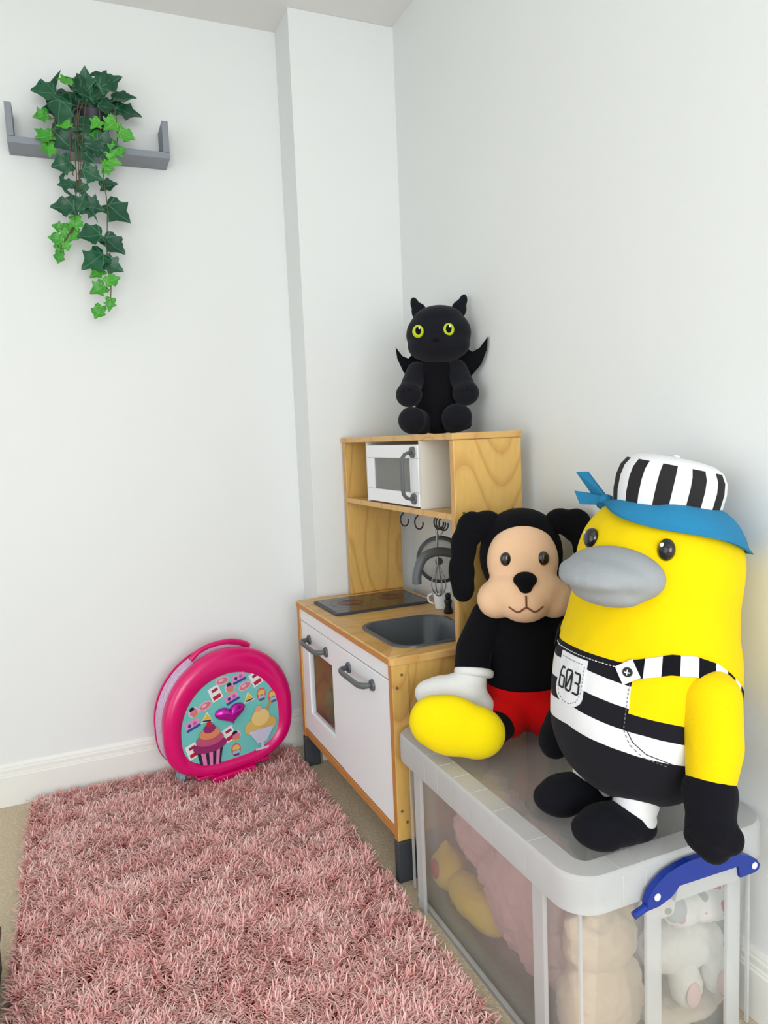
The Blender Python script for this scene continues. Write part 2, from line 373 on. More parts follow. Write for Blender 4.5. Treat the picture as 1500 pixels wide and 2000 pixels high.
# oven door with window
od = empty('oven_door', (0, 0, 0)); od.parent = K
OY0, OY1, OZ0, OZ1 = -.372, -.020, .136, .4965
WY0, WY1, WZ0, WZ1 = -.305, -.085, .206, .425
dt = .014
for nm, a in (('door_rail', (XF, XF + dt, OY0, OY1, OZ0, WZ0)), ('door_rail', (XF, XF + dt, OY0, OY1, WZ1, OZ1)), ('door_stile', (XF, XF + dt, OY0, WY0, WZ0 + .0003, WZ1 - .0003)), ('door_stile', (XF, XF + dt, WY1, OY1, WZ0 + .0003, WZ1 - .0003))):
    kbox(nm, *a, mat=M_WHITE, bev=.0012, par=od)
for a in ((WY0, WY1, WZ0, WZ0 + .006), (WY0, WY1, WZ1 - .006, WZ1), (WY0, WY0 + .006, WZ0 + .006, WZ1 - .006), (WY1 - .006, WY1, WZ0 + .006, WZ1 - .006)):
    kbox('glazing_bead', XF + .004, XF + dt, *a, mat=M_WHITE, bev=0, par=od)
kbox('pane', XF + .008, XF + .0095, WY0 + .006, WY1 - .006, WZ0 + .006, WZ1 - .006, mat=M_PANE, bev=0, par=od)
hh = bow_handle(od, (XF, -.105, .452), (XF, -.262, .452), (-1, 0, 0))
rd = empty('cupboard_door', (0, 0, 0)); rd.parent = K
kbox('door_board', XF - .002, XF + dt, -KW + .0195, -.3735, .136, .4965, mat=M_WHITE, bev=.002, par=rd)
bow_handle(rd, (XF - .002, -.452, .458), (XF - .002, -.616, .458), (-1, 0, 0))
# screws on the near side
for x, z in ((-.352, .515), (-.365, .485), (-.352, .15), (-.365, .18), (-.03, .885), (-.17, .885)):
    MB().cyl((x, -KW - .0012 if x > -.3 else -KW - .0012, z), (x, -KW + .002, z), .0035, .0035, 12).build('screw', M_SCREW, K)
# upper unit
for y0, y1 in ((-.018, 0), (-KW, -KW + .018)):
    kbox('upright_panel', -KU, -.001, y0, y1, ZC + .0005, ZT - .0165, mat=M_WOOD)
    MB().box(-KU - .0008, -KU - .0001, y0 + .001, y1 - .001, ZC + .002, ZT - .018).build('upright_edge', plain('pale_ply_edge', (214, 164, 98), .5, .12, 40), K)
kbox('top_board', -KU - .004, 0, -KW - .004, .004, ZT - .016, ZT, mat=M_WOODTOP)
kbox('shelf_board', -KU, -.001, -KW + .0185, -.0185, ZS - .016, ZS, mat=M_WOODTOP)
# microwave
mw = empty('microwave', (0, 0, 0)); mw.parent = K
MY0, MY1 = -.566, -.196
for a in ((MY0, MY0 + .013), (MY1 - .008, MY1)):
    kbox('side_board', -KU + .001, -.002, a[0], a[1], ZS + .0005, ZT - .0165, mat=M_CREAM, bev=0, par=mw)
kbox('back_board', -.02, -.014, MY0 + .0135, MY1 - .0085, ZS + .0005, ZT - .017, mat=M_CREAM, bev=0, par=mw)
md = []
DZ0, DZ1, DY0, DY1 = ZS + .005, ZT - .026, MY0 + .0145, MY1 - .0095
PY0, PY1, PZ0, PZ1 = -.500, -.252, ZS + .042, ZT - .062
mx0 = -KU + .000
for nm, a in (('door_rail', (DY0, DY1, DZ0, PZ0)), ('door_rail', (DY0, DY1, PZ1, DZ1)), ('door_stile', (DY0, PY0, PZ0 + .0004, PZ1 - .0004)), ('door_stile', (PY1, DY1, PZ0 + .0004, PZ1 - .0004))):
    kbox(nm, mx0 - .001, mx0 + .011, *a, mat=M_WHITE, bev=.001, par=mw)
kbox('pane', mx0 + .005, mx0 + .0065, PY0 + .0003, PY1 - .0003, PZ0 + .0003, PZ1 - .0003, mat=M_PANEG, bev=0, par=mw)
bow_handle(mw, (mx0 - .001, -.524, ZT - .046), (mx0 - .001, -.524, ZS + .026), (-1, 0, 0))
# hooks under the shelf
def hook(y, x, yaw=0.0):
    z0 = ZS - .0165; c, s_ = math.cos(yaw), math.sin(yaw)
    f = lambda a, zz: (x + a * s_, y - a * c, z0 + zz)
    MB().cyl(f(0, 0), f(0, -.006), .007, .004, 14).tube([f(0, -.004), f(0, -.016), f(-.008, -.026), f(-.010, -.040), f(-.004, -.052), f(.008, -.054), f(.016, -.044), f(.016, -.034)], .0022, 8).build('hook', M_HOOK, K, smooth=True)
for y, x, a in ((-.319, -.133, .6), (-.414, -.133, .6), (-.452, -.09, .9), (-.468, -.092, .8), (-.488, -.094, .7)): hook(y, x, a)
# tap
tap = empty('tap', (0, 0, 0)); tap.parent = K
MB().lathe([(.0, 0), (.022, 0), (.022, .01), (.017, .016), (.0145, .12), (0, .12)], (-.042, -.53, ZC + .0005), 24).build('tap_body', M_GREY, tap, autosmooth=40)
MB().tube([(-.042, -.53, ZC + .11), (-.048, -.53, ZC + .170), (-.085, -.53, ZC + .192), (-.142, -.53, ZC + .202), (-.180, -.53, ZC + .188), (-.198, -.53, ZC + .150), (-.200, -.53, ZC + .122)], .0125, 16).build('spout', M_GREY, tap, smooth=True)
MB().tube([(-.042, -.518, ZC + .06), (-.042, -.50, ZC + .065), (-.042, -.487, ZC + .07)], .005, 10).ell((-.042, -.484, ZC + .07), .009).build('tap_lever', M_HOOK, tap, smooth=True)
# toy cookware hanging behind the tap
def kw(x, y, z): return (-.0519 + x - .0157 * y, .3195 + .0157 * x + y, z)
pan = empty('pan_lid', kw(-.082, -.445, .722), rad(56), label='toy glass pan lid with dark rim hanging behind the kitchen tap', cat='pan lid')
k = 40; lp = lambda r, x: [(x, r * math.cos(2 * math.pi * i / k), r * math.sin(2 * math.pi * i / k)) for i in range(k)]
MB().ringclosed([lp(.059, -.008), lp(.067, -.006), lp(.069, .004), lp(.059, .006)]).build('rim', M_DKGREY, pan, autosmooth=50)
MB().rings([lp(.0595, -.001), lp(.0595, .002), lp(.045, .006), lp(.01, .010)], cap0=True).build('lid_glass', clear_plastic('toy_lid_clear', .35, (200, 205, 205), .1, .5), pan, smooth=True)
MB().tube([(0, 0, .066), (0, .010, .082), (0, .0, .094), (0, -.010, .082), (0, 0, .066)], .002, 8).build('hanging_loop', M_STEEL, pan, smooth=True)
MB().cyl((-.002, 0, 0), (-.026, 0, 0), .006, .011, 16).build('knob', M_DKGREY, pan)
wk = empty('whisk', kw(-.108, -.480, .648), 0, label='small wire whisk hanging from a kitchen hook beside the pan lid', cat='whisk')
MB().tube([(0, 0, .17), (0, .002, .09), (0, 0, .07)], .0035, 8).build('handle', M_STEEL, wk, smooth=True)
for a in range(4):
    t = a * math.pi / 4; MB().tube([(0, 0, .072), (.018 * math.cos(t), .018 * math.sin(t), .03), (.02 * math.cos(t), .02 * math.sin(t), .0), (0, 0, -.022), (-.02 * math.cos(t), -.02 * math.sin(t), .0), (-.018 * math.cos(t), -.018 * math.sin(t), .03), (0, 0, .072)], .0011, 6).build('wire_loop', M_STEEL, wk, smooth=True)
cup = empty('toy_cup', kw(-.034, -.36, ZC + .001), 0, label='small white toy cup at the back of the counter', cat='cup')
MB().lathe([(0, 0), (.022, 0), (.028, .05), (.0255, .05), (.020, .004), (0, .004)], (0, 0, 0), 28).build('bowl', M_WHITE, cup, autosmooth=45)
MB().tube([(-.02, .018, .012), (-.03, .03, .018), (-.03, .032, .034), (-.022, .02, .042)], .003, 8).build('handle', M_WHITE, cup, smooth=True)
mill = empty('pepper_mill', kw(-.05, -.425, ZC + .001), 0, label='little black toy pepper mill by the tap', cat='pepper mill')
MB().lathe([(0, 0), (.013, 0), (.014, .004), (.008, .022), (.012, .034), (.009, .042), (0, .042)], (0, 0, 0), 20).build('body', M_HOOK, mill, smooth=True)
MB().ell((0, 0, .05), .009).build('knob', M_HOOK, mill, smooth=True)

# ------------------------------------------------------------------ shaggy rug
rug = empty('shaggy_rug', (-.85, -.35, 0), 0, label='pink shaggy rug lying on the beige carpet', cat='rug')
RX0, RX1, RY0, RY1 = -1.262, -.447, -1.22, .448
ox, oy = .85, .35
MB().rings([rrect(RX0 + ox, RX1 + ox, RY0 + oy, RY1 + oy, .03, .0008), rrect(RX0 + ox, RX1 + ox, RY0 + oy, RY1 + oy, .03, .009)]).build('backing', plain('rug_backing', (176, 96, 104), .95, .1, 30), rug)
def make_pile():
    NS = 120000
    x = RNG.uniform(RX0 + .002, RX1 - .002, NS); y = RNG.uniform(RY0 + .002, RY1 - .002, NS)
    # flow direction: a few random swirls give the tangled clumps
    ang = np.full(NS, -1.2)
    for i in range(14):
        kx, ky, ph = RNG.normal(0, 24, 3); ang += .42 * np.sin(kx * x + ky * y + ph)
    for i in range(10):
        kx, ky, ph = RNG.normal(0, 70, 3); ang += .45 * np.sin(kx * x + ky * y + ph)
    clump = np.zeros(NS)
    for i in range(12):
        kx, ky, ph = RNG.normal(0, 38, 3); clump += .22 * np.sin(kx * x + ky * y + ph)
    ang += RNG.normal(0, 1.0, NS)
    ln = RNG.uniform(.022, .038, NS); lean = np.clip(RNG.normal(1.08, .28, NS) + clump * .06, .3, 1.5); wd = RNG.uniform(.0013, .0027, NS)
    lx = (x + .6695) * .9722 + (y - .3491) * .2343; ly = -(x + .6695) * .2343 + (y - .3491) * .9722
    ln = np.where((np.abs(lx) < .16) & (ly > -.06) & (ly < .10), ln * .35, ln)
    curl = RNG.normal(0, 1.0, NS)
    SEG = 4
    V = np.zeros((NS, SEG + 1, 2, 3)); px, py, pz = x.copy(), y.copy(), np.full(NS, .008)
    tv = np.zeros((NS, SEG + 1))
    for k in range(SEG + 1):
        t = k / SEG
        a = ang + curl * t; el = np.pi / 2 - lean * (.25 + 1.15 * t)
        if k:
            st = ln / SEG; px = px + st * np.cos(el) * np.cos(a); py = py + st * np.cos(el) * np.sin(a); pz = pz + st * np.sin(el)
            pz = np.maximum(pz, .0095)
        hw = wd * (1.0 - .75 * t ** 2)
        V[:, k, 0] = np.stack([px - np.sin(a) * hw, py + np.cos(a) * hw, pz], 1)
        V[:, k, 1] = np.stack([px + np.sin(a) * hw, py - np.cos(a) * hw, pz], 1)
        tv[:, k] = t
    V[..., 0] = np.clip(V[..., 0], RX0 - .016, RX1 + .012); V[..., 1] = np.clip(V[..., 1], -9, RY1 + .008)
    V[..., 0] += ox; V[..., 1] += oy
    verts = V.reshape(-1, 3); nvs = 2 * (SEG + 1)
    base = (np.arange(NS) * nvs)[:, None]
    quad = np.array([[2 * k, 2 * k + 1, 2 * k + 3, 2 * k + 2] for k in range(SEG)]).reshape(1, -1)
    idx = (base + quad).reshape(-1)
    me = bpy.data.meshes.new('pile'); me.vertices.add(len(verts)); me.vertices.foreach_set('co', verts.ravel())
    nf = NS * SEG; me.loops.add(nf * 4); me.loops.foreach_set('vertex_index', idx.astype(np.int32))
    me.polygons.add(nf); me.polygons.foreach_set('loop_start', np.arange(nf, dtype=np.int32) * 4)
    me.update(calc_edges=True); me.polygons.foreach_set('use_smooth', [True] * nf)
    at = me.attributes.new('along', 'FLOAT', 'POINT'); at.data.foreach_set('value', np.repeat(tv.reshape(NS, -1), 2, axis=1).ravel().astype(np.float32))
    tone = np.clip(.5 + clump * .16 + RNG.normal(0, .2, NS), 0, 1)
    at = me.attributes.new('tone', 'FLOAT', 'POINT'); at.data.foreach_set('value', np.repeat(tone, nvs).astype(np.float32))
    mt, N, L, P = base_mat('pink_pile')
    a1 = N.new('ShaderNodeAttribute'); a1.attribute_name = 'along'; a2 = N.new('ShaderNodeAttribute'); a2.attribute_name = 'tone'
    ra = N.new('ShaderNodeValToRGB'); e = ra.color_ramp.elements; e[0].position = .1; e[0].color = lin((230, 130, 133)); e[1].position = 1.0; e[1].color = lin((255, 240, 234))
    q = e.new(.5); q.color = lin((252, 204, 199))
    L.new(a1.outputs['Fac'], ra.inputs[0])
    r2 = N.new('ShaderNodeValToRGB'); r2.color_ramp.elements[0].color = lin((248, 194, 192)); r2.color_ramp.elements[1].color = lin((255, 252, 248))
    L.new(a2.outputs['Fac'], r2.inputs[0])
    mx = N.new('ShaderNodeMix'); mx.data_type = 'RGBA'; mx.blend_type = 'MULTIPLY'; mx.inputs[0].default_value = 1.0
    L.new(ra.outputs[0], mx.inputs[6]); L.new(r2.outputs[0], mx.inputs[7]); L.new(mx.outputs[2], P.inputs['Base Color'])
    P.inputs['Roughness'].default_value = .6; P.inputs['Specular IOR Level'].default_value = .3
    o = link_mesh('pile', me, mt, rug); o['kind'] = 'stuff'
make_pile()

# ------------------------------------------------------------------ round pink suitcase
SU = Vector((.97217426, .23425886, 0)); SN = Vector((.23425886, -.97217426, 0))
case = empty('toy_suitcase', (-.751 + .09 * .972, .294 + .09 * .234, 0), math.atan2(.23425886, .97217426), label='round magenta toy suitcase with turquoise picture panel standing on the rug', cat='suitcase')
M_PINK = plain('magenta_plastic', (226, 0, 110), .3, .03, 10, coat=.2)
M_LILAC = plain('glitter_lilac_plastic', (226, 182, 212), .35, .5, 140)
M_TURQ = plain('turquoise_print', (116, 202, 196), .35, .03, 10)
# local frame: x along the face, -y towards the viewer, z up; x=0 is the middle
def dshape(w, top, bot, cut, nn=64):
    """round outline with flat foot; half width w, from bot to top, cut = flat half width"""
    cz = top - w * .98; pts = []
    for i in range(nn):
        a = 2 * math.pi * i / nn + math.pi / 2
        c, s_ = math.cos(a), math.sin(a)
        if s_ >= 0: x, z = w * c, cz + (top - cz) * s_
        else:
            x = w * math.copysign(abs(c) ** .78, c); z = cz + (cz - bot) * math.copysign(abs(s_) ** .62, s_)
        pts.append((x, z))
    return pts
def dring(w, top, bot, y): return [(x, y, z) for x, z in dshape(w, top, bot, 0)]
MB().ringclosed([dring(.171, .358, .070, -.004), dring(.184, .372, .058, -.010), dring(.205, .404, .046, -.012), dring(.215, .424, .038, -.004), dring(.220, .432, .034, .008), dring(.220, .432, .034, .020), dring(.15, .33, .09, .020), dring(.165, .35, .075, .002)]).build('front_rim', M_PINK, case, smooth=True)
MB().rings([dring(.172, .359, .069, .0), dring(.172, .359, .069, .004)]).build('picture_panel', M_TURQ, case)
MB().rings([dring(.214, .424, .040, .0205), dring(.214, .424, .040, .045), dring(.211, .42, .043, .047)]).build('front_band', M_LILAC, case)
MB().rings([dring(.208, .416, .046, .0475), dring(.208, .416, .046, .053)]).build('seam', plain('grey_seam', (150, 160, 175), .5), case)
MB().rings([dring(.211, .42, .043, .0535), dring(.214, .424, .040, .0555), dring(.214, .424, .040, .090), dring(.2, .41, .05, .094)]).build('rear_band', M_LILAC, case)
MB().rings([dring(.216, .428, .037, .0945), dring(.216, .428, .037, .102), dring(.19, .40, .055, .106)]).build('back_shell', M_PINK, case, autosmooth=40)
MB().tube([(-.105, .045, .408), (-.075, .045, .430), (-.03, .045, .442), (.03, .045, .442), (.075, .045, .428), (.095, .045, .414)], .0085, 12).build('carry_handle', M_PINK, case, smooth=True)
MB().box(-.078, .068, -.016, .05, .016, .036, .004).build('foot', M_PINK, case)
MB().box(-.125, .125, -.004, .06, .0345, .046, .004).build('foot_plate', M_PINK, case)
for x in (-.15, .14):
    MB().cyl((x - .008, .080, .030), (x + .008, .080, .030), .0175, .0175, 20).build('wheel', plain('clear_blue_wheel', (150, 190, 205), .25), case)
def dec(name, poly, cx, cz, sc, rot, col, lift=.0, par=case, th=.0006, shine=.35):
    c, s_ = math.cos(rot), math.sin(rot)
    P = [(cx + sc * (x * c - z * s_), cz + sc * (x * s_ + z * c)) for x, z in poly]
    return MB().prism(P, ((0, -.0002 - lift, 0), (1, 0, 0), (0, 0, 1), (0, -1, 0)), 0, th).build(name, plain('print_%d_%d_%d' % col, col, shine, .04, 60), par)
circ = lambda k=20, rx=1, rz=1, x=0, z=0: [(x + rx * math.cos(2 * math.pi * i / k), z + rz * math.sin(2 * math.pi * i / k)) for i in range(k)]
sq = lambda a, b, x=0, z=0: [(x - a, z - b), (x + a, z - b), (x + a, z + b), (x - a, z + b)]
WHT = (240, 238, 240)
def st_card(x, z, r): dec('sticker', sq(.9, 1.15), x, z, .0205, r, WHT); dec('sticker_print', sq(.5, .22, .1, .55), x, z, .0205, r, (160, 40, 70), .0007); dec('sticker_print', sq(.65, .3, 0, -.6), x, z, .0205, r, (190, 30, 50), .0007)
def st_cup(x, z, r): dec('sticker', circ(16, 1, .95), x, z, .0175, r, (240, 190, 200)); dec('sticker_print', circ(12, .5, .42, 0, .55), x, z, .0175, r, (30, 28, 34), .0007); dec('sticker_print', [(-.75, -.1), (-.45, -.85), (.45, -.85), (.75, -.1)], x, z, .0175, r, (226, 140, 60), .0007); dec('sticker_print', circ(14, .75, .35, 0, .02), x, z, .0175, r, (222, 120, 170), .0014)
def st_pill(x, z, r): dec('sticker', circ(18, 1.25, .72), x, z, .0185, r, (240, 180, 195)); dec('sticker_print', circ(18, 1.05, .52), x, z, .0185, r, (222, 120, 140), .0007); dec('sticker_print', circ(12, .5, .2, -.2, .15), x, z, .0185, r, (240, 190, 195), .0014)
def st_tri(x, z, r): dec('sticker', [(-1, -.7), (1, -.7), (0, .95)], x, z, .020, r, (236, 232, 220)); dec('sticker_print', [(-.75, -.3), (.75, -.3), (0, .75)], x, z, .0175, r, (240, 190, 50), .0007); dec('sticker_print', sq(.8, .14, 0, -.5), x, z, .0175, r, (40, 60, 80), .0007)
def st_globe(x, z, r): dec('sticker', circ(18, .95, 1.2), x, z, .0175, r, (232, 90, 90)); dec('sticker_print', circ(18, .72, .6, 0, .3), x, z, .0175, r, (240, 190, 110), .0007); dec('sticker_print', circ(16, .7, .5, 0, -.5), x, z, .0175, r, (150, 200, 225), .0007); dec('sticker_print', sq(.55, .2, 0, -.95), x, z, .0175, r, (120, 50, 120), .0014)
def st_tape(x, z, r): dec('sticker', sq(1.25, .8), x, z, .0185, r, (236, 150, 195)); dec('sticker_print', sq(1.25, .22, 0, -.55), x, z, .0185, r, (40, 80, 160), .0007); dec('sticker_print', circ(14, .35, .35, .45, .15), x, z, .0185, r, (200, 100, 170), .0007); dec('sticker_print', circ(14, .3, .3, -.5, .15), x, z, .0185, r, (70, 60, 130), .0007)
X0 = -.09
for f, x, z, r in ((st_card, .041, .303, .35), (st_cup, .090, .31, .2), (st_pill, .142, .303, .35), (st_globe, .198, .262, .05), (st_tri, .153, .262, .15), (st_tape, .095, .274, .3), (st_pill, .005, .272, .3), (st_cup, -.034, .262, .5), (st_tape, -.040, .222, .3), (st_tri, .008, .232, -.1), (st_globe, .098, .104, 0), (st_tape, .122, .334, .25), (st_card, .182, .318, .4), (st_pill, .066, .338, .1), (st_globe, .238, .246, .1), (st_card, .078, .160, .35), (st_card, -.045, .140, .3), (st_cup, .100, .150, .3)):
    f(x + X0, z - .004, r)
# two large generic treats in place of the printed figures: an iced bun and a sundae
def blobprint(nm, parts):
    for i, (poly, col) in enumerate(parts): dec(nm, poly, 0, 0, 1, 0, col, .0021 + .0007 * i)
blobprint('cupcake_print', [
    ([(-.124, .136), (-.112, .076), (-.048, .072), (-.034, .136)], (44, 40, 46)),
    ([(-.112, .134), (-.104, .077), (-.092, .076), (-.096, .134)], (232, 130, 190)),
    ([(-.084, .134), (-.084, .075), (-.074, .075), (-.070, .134)], (232, 130, 190)),
    ([(-.058, .134), (-.064, .074), (-.054, .073), (-.046, .134)], (232, 130, 190)),
    (circ(26, .056, .022, -.079, .140), (150, 44, 104)),
    (circ(24, .046, .020, -.079, .160), (196, 84, 120)),
    (circ(22, .034, .018, -.079, .179), (226, 140, 96)),
    (circ(20, .020, .014, -.079, .195), (150, 44, 104)),
    (circ(16, .009, .009, -.079, .210), (210, 30, 50))])
blobprint('sundae_print', [
    ([(.118, .20), (.136, .234), (.144, .230), (.128, .196)], (200, 150, 90)),
    (circ(22, .030, .026, .072, .156), (226, 186, 108)),
    (circ(22, .030, .026, .124, .156), (222, 178, 96)),
    (circ(22, .032, .028, .098, .184), (240, 206, 132)),
    (circ(16, .012, .010, .092, .214), (240, 170, 140)),
    ([(.052, .146), (.082, .100), (.114, .100), (.144, .146)], (206, 206, 228)),
    ([(.092, .102), (.092, .084), (.104, .083), (.104, .102)], (196, 200, 224)),
    ([(.074, .086), (.074, .078), (.122, .076), (.122, .084)], (214, 214, 232))])
hp = []
for i in range(40):
    t = 2 * math.pi * i / 40; hp.append((16 * math.sin(t) ** 3 / 16, (13 * math.cos(t) - 5 * math.cos(2 * t) - 2 * math.cos(3 * t) - math.cos(4 * t)) / 16))
hb = MB(); loops = []
for s_, y in ((1, -.002), (1, -.006), (.86, -.012), (.6, -.016), (.25, -.018)):
    loops.append([(-.004 + .052 * s_ * (x * math.cos(.12) - z * math.sin(.12)), y, .224 + .035 * s_ * (x * math.sin(.12) + z * math.cos(.12))) for x, z in hp])
hb.rings(loops).build('heart_badge', plain('metallic_magenta', (206, 20, 176), .18, .05, 20, metal=.55, coat=.4), case, smooth=True)

# ------------------------------------------------------------------ wall shelf and trailing ivy
shelf = empty('wall_shelf', (-.946, YA, 1.93), 0, label='grey U-shaped wooden shelf on the back wall under the ivy', cat='shelf')
sx0, sx1, sy0 = -.219, .219, -.100
MB().box(sx0, sx1, sy0, -.0005, .002, .020, .0012).build('shelf_board', M_SHELF, shelf)
MB().box(sx0, sx0 + .018, sy0, -.0005, .0205, .110, .0012).build('end_panel', M_SHELF, shelf)
MB().box(sx1 - .018, sx1, sy0, -.0005, .0205, .110, .0012).build('end_panel', M_SHELF, shelf)
ivy = empty('potted_ivy', (-.935, .428, 1.9505), 0, label='trailing green artificial ivy in a dark pot on the grey shelf', cat='plant')
IX, IY, IZ = .935, -.428, -1.9505
M_POT = plain('dark_navy_pot', (26, 28, 40), .5, .1, 20)
MB().lathe([(0, 0), (.036, 0), (.048, .095), (.050, .1), (.046, .1), (.042, .088), (0, .086)], (0, 0, 0), 28).build('pot', M_POT, ivy, autosmooth=45)
M_STEM = plain('ivy_stem', (92, 78, 62), .7, .15, 50)
LEAF = []
def leafmat(nm, c0, c1, cv):
    mt, N, L, P = base_mat(nm)
    tc = N.new('ShaderNodeTexCoord'); nz = N.new('ShaderNodeTexNoise'); nz.inputs['Scale'].default_value = 30; L.new(tc.outputs['Object'], nz.inputs['Vector'])
    oi = N.new('ShaderNodeObjectInfo'); ad = N.new('ShaderNodeMath'); ad.operation = 'MULTIPLY_ADD'; ad.inputs[1].default_value = .5; L.new(nz.outputs['Fac'], ad.inputs[0])
    mm = N.new('ShaderNodeMath'); mm.operation = 'MULTIPLY'; mm.inputs[1].default_value = .5; L.new(oi.outputs['Random'], mm.inputs[0]); L.new(mm.outputs[0], ad.inputs[2])
    mx = N.new('ShaderNodeMix'); mx.data_type = 'RGBA'; mx.inputs[6].default_value = lin(c0); mx.inputs[7].default_value = lin(c1); L.new(ad.outputs[0], mx.inputs[0])
    def mth(op, a, b):
        n_ = N.new('ShaderNodeMath'); n_.operation = op
        for i_, v_ in enumerate((a, b)):
            if isinstance(v_, (int, float)): n_.inputs[i_].default_value = v_
            elif v_ is not None: L.new(v_, n_.inputs[i_])
        return n_.outputs[0]
    sp = N.new('ShaderNodeSeparateXYZ'); L.new(tc.outputs['Object'], sp.inputs[0]); ax = mth('ABSOLUTE', sp.outputs[0], None)
    d1 = mth('ABSOLUTE', mth('SUBTRACT', mth('MULTIPLY', ax, .82), sp.outputs[1]), None); d2 = mth('ABSOLUTE', mth('ADD', mth('MULTIPLY', ax, .1), mth('SUBTRACT', sp.outputs[1], .06)), None)
    vn_ = mth('LESS_THAN', mth('MINIMUM', mth('MULTIPLY', ax, 1.3), mth('MINIMUM', d1, d2)), .02)
    mv = N.new('ShaderNodeMix'); mv.data_type = 'RGBA'; mv.inputs[7].default_value = lin(cv); L.new(mth('MULTIPLY', vn_, .55), mv.inputs[0]); L.new(mx.outputs[2], mv.inputs[6])
    L.new(mv.outputs[2], P.inputs['Base Color']); P.inputs['Roughness'].default_value = .42
    return mt
M_LD = leafmat('ivy_dark', (10, 58, 40), (32, 98, 64), (96, 150, 110))
M_LL = leafmat('ivy_light', (30, 132, 42), (88, 178, 52), (150, 210, 110))
def leaf_mesh(fold, droop, seed):
    rnd = random.Random(seed)
    # five-lobed ivy outline, stem at the origin, tip along +y, unit length 1
    half = [(0, 0), (.16, -.10), (.34, -.08), (.46, .10), (.38, .24), (.40, .34), (.56, .46), (.44, .56), (.28, .58), (.20, .74), (.08, .92), (0, 1.0)]
    half = [(x * (1 + rnd.uniform(-.08, .08)), y + rnd.uniform(-.03, .03)) for x, y in half]; half[0] = (0, 0); half[-1] = (0, 1.0)
    V, F = [], []
    mid = [(0, t) for t in np.linspace(0, 1, len(half))]
    def zz(x, y): return fold * abs(x) - droop * (y * y) - .5 * droop * x * x + .03 * math.sin(9 * y)
    for (x, y) in mid: V.append((0, y, zz(0, y) - .02))
    nm = len(half)
    for sgn in (1, -1):
        o = len(V)
        for (x, y) in half: V.append((sgn * x * .55, (y + mid[half.index((x, y))][1]) / 2, zz(x * .55, y)))
        o2 = len(V)
        for (x, y) in half: V.append((sgn * x, y, zz(x, y)))
        for i in range(nm - 1):
            for A, B in ((0, o), (o, o2)):
                q = (A + i, A + i + 1, B + i + 1, B + i); F.append(q if sgn < 0 else q[::-1])
    me = bpy.data.meshes.new('leaf'); me.from_pydata(V, [], F)
    bm = bmesh.new(); bm.from_mesh(me); bmesh.ops.remove_doubles(bm, verts=bm.verts, dist=.004)
    bmesh.ops.dissolve_degenerate(bm, edges=bm.edges, dist=.002)
    r = bmesh.ops.solidify(bm, geom=bm.faces[:], thickness=.012); bm.to_mesh(me); bm.free()
    me.polygons.foreach_set('use_smooth', [True] * len(me.polygons)); me.set_sharp_from_angle(angle=rad(50))
    return me
LM = {(m_, i): leaf_mesh(random.uniform(.1, .38), random.uniform(.05, .3), 10 * i + 3) for m_ in 'DL' for i in range(6)}
for (m_, i), me in LM.items(): me.materials.append(M_LD if m_ == 'D' else M_LL)
DARK = [(-1.059, 2.083, 0.064), (-0.948, 2.138, 0.064), (-1.008, 2.084, 0.081), (-1.021, 2.053, 0.094), (-1.024, 2.024, 0.068), (-0.884, 2.131, 0.072), (-0.845, 2.101, 0.064), (-0.839, 2.06, 0.072), (-0.896, 2.062, 0.055), (-0.932, 2.069, 0.06), (-0.949, 2.118, 0.068), (-0.959, 2.091, 0.077), (-0.915, 2.104, 0.068), (-0.869, 2.084, 0.06), (-1.024, 1.953, 0.081), (-0.955, 2.001, 0.072), (-0.959, 1.953, 0.064), (-0.932, 1.927, 0.06), (-0.906, 1.948, 0.06), (-0.965, 1.92, 0.068), (-1.029, 1.884, 0.055), (-1.025, 1.826, 0.038), (-0.99, 1.826, 0.047), (-0.952, 1.862, 0.06), (-0.908, 1.837, 0.047), (-1.034, 1.759, 0.064), (-0.989, 1.774, 0.047), (-0.959, 1.769, 0.064), (-0.888, 1.761, 0.077), (-0.969, 1.686, 0.068), (-0.907, 1.664, 0.068), (-0.966, 1.619, 0.077), (-0.913, 1.607, 0.055), (-0.978, 2.117, 0.051), (-0.904, 2.146, 0.047)]
LIGHT = [(-1.002, 2.117, 0.038), (-1.073, 2.009, 0.043), (-1.016, 1.99, 0.038), (-1.068, 1.953, 0.047), (-1.061, 1.92, 0.043), (-0.931, 1.999, 0.038), (-0.927, 1.968, 0.047), (-0.891, 2.003, 0.047), (-0.851, 1.975, 0.047), (-0.885, 1.928, 0.047), (-0.895, 1.901, 0.047), (-0.907, 1.878, 0.034), (-1.052, 1.708, 0.034), (-1.025, 1.686, 0.055), (-1.061, 1.673, 0.038), (-1.053, 1.649, 0.03), (-1.057, 1.623, 0.034), (-1.005, 1.721, 0.038), (-1.035, 1.652, 0.026), (-0.96, 1.585, 0.043), (-0.919, 1.564, 0.043), (-0.96, 1.538, 0.047), (-0.93, 1.495, 0.038), (-0.963, 1.475, 0.043)]
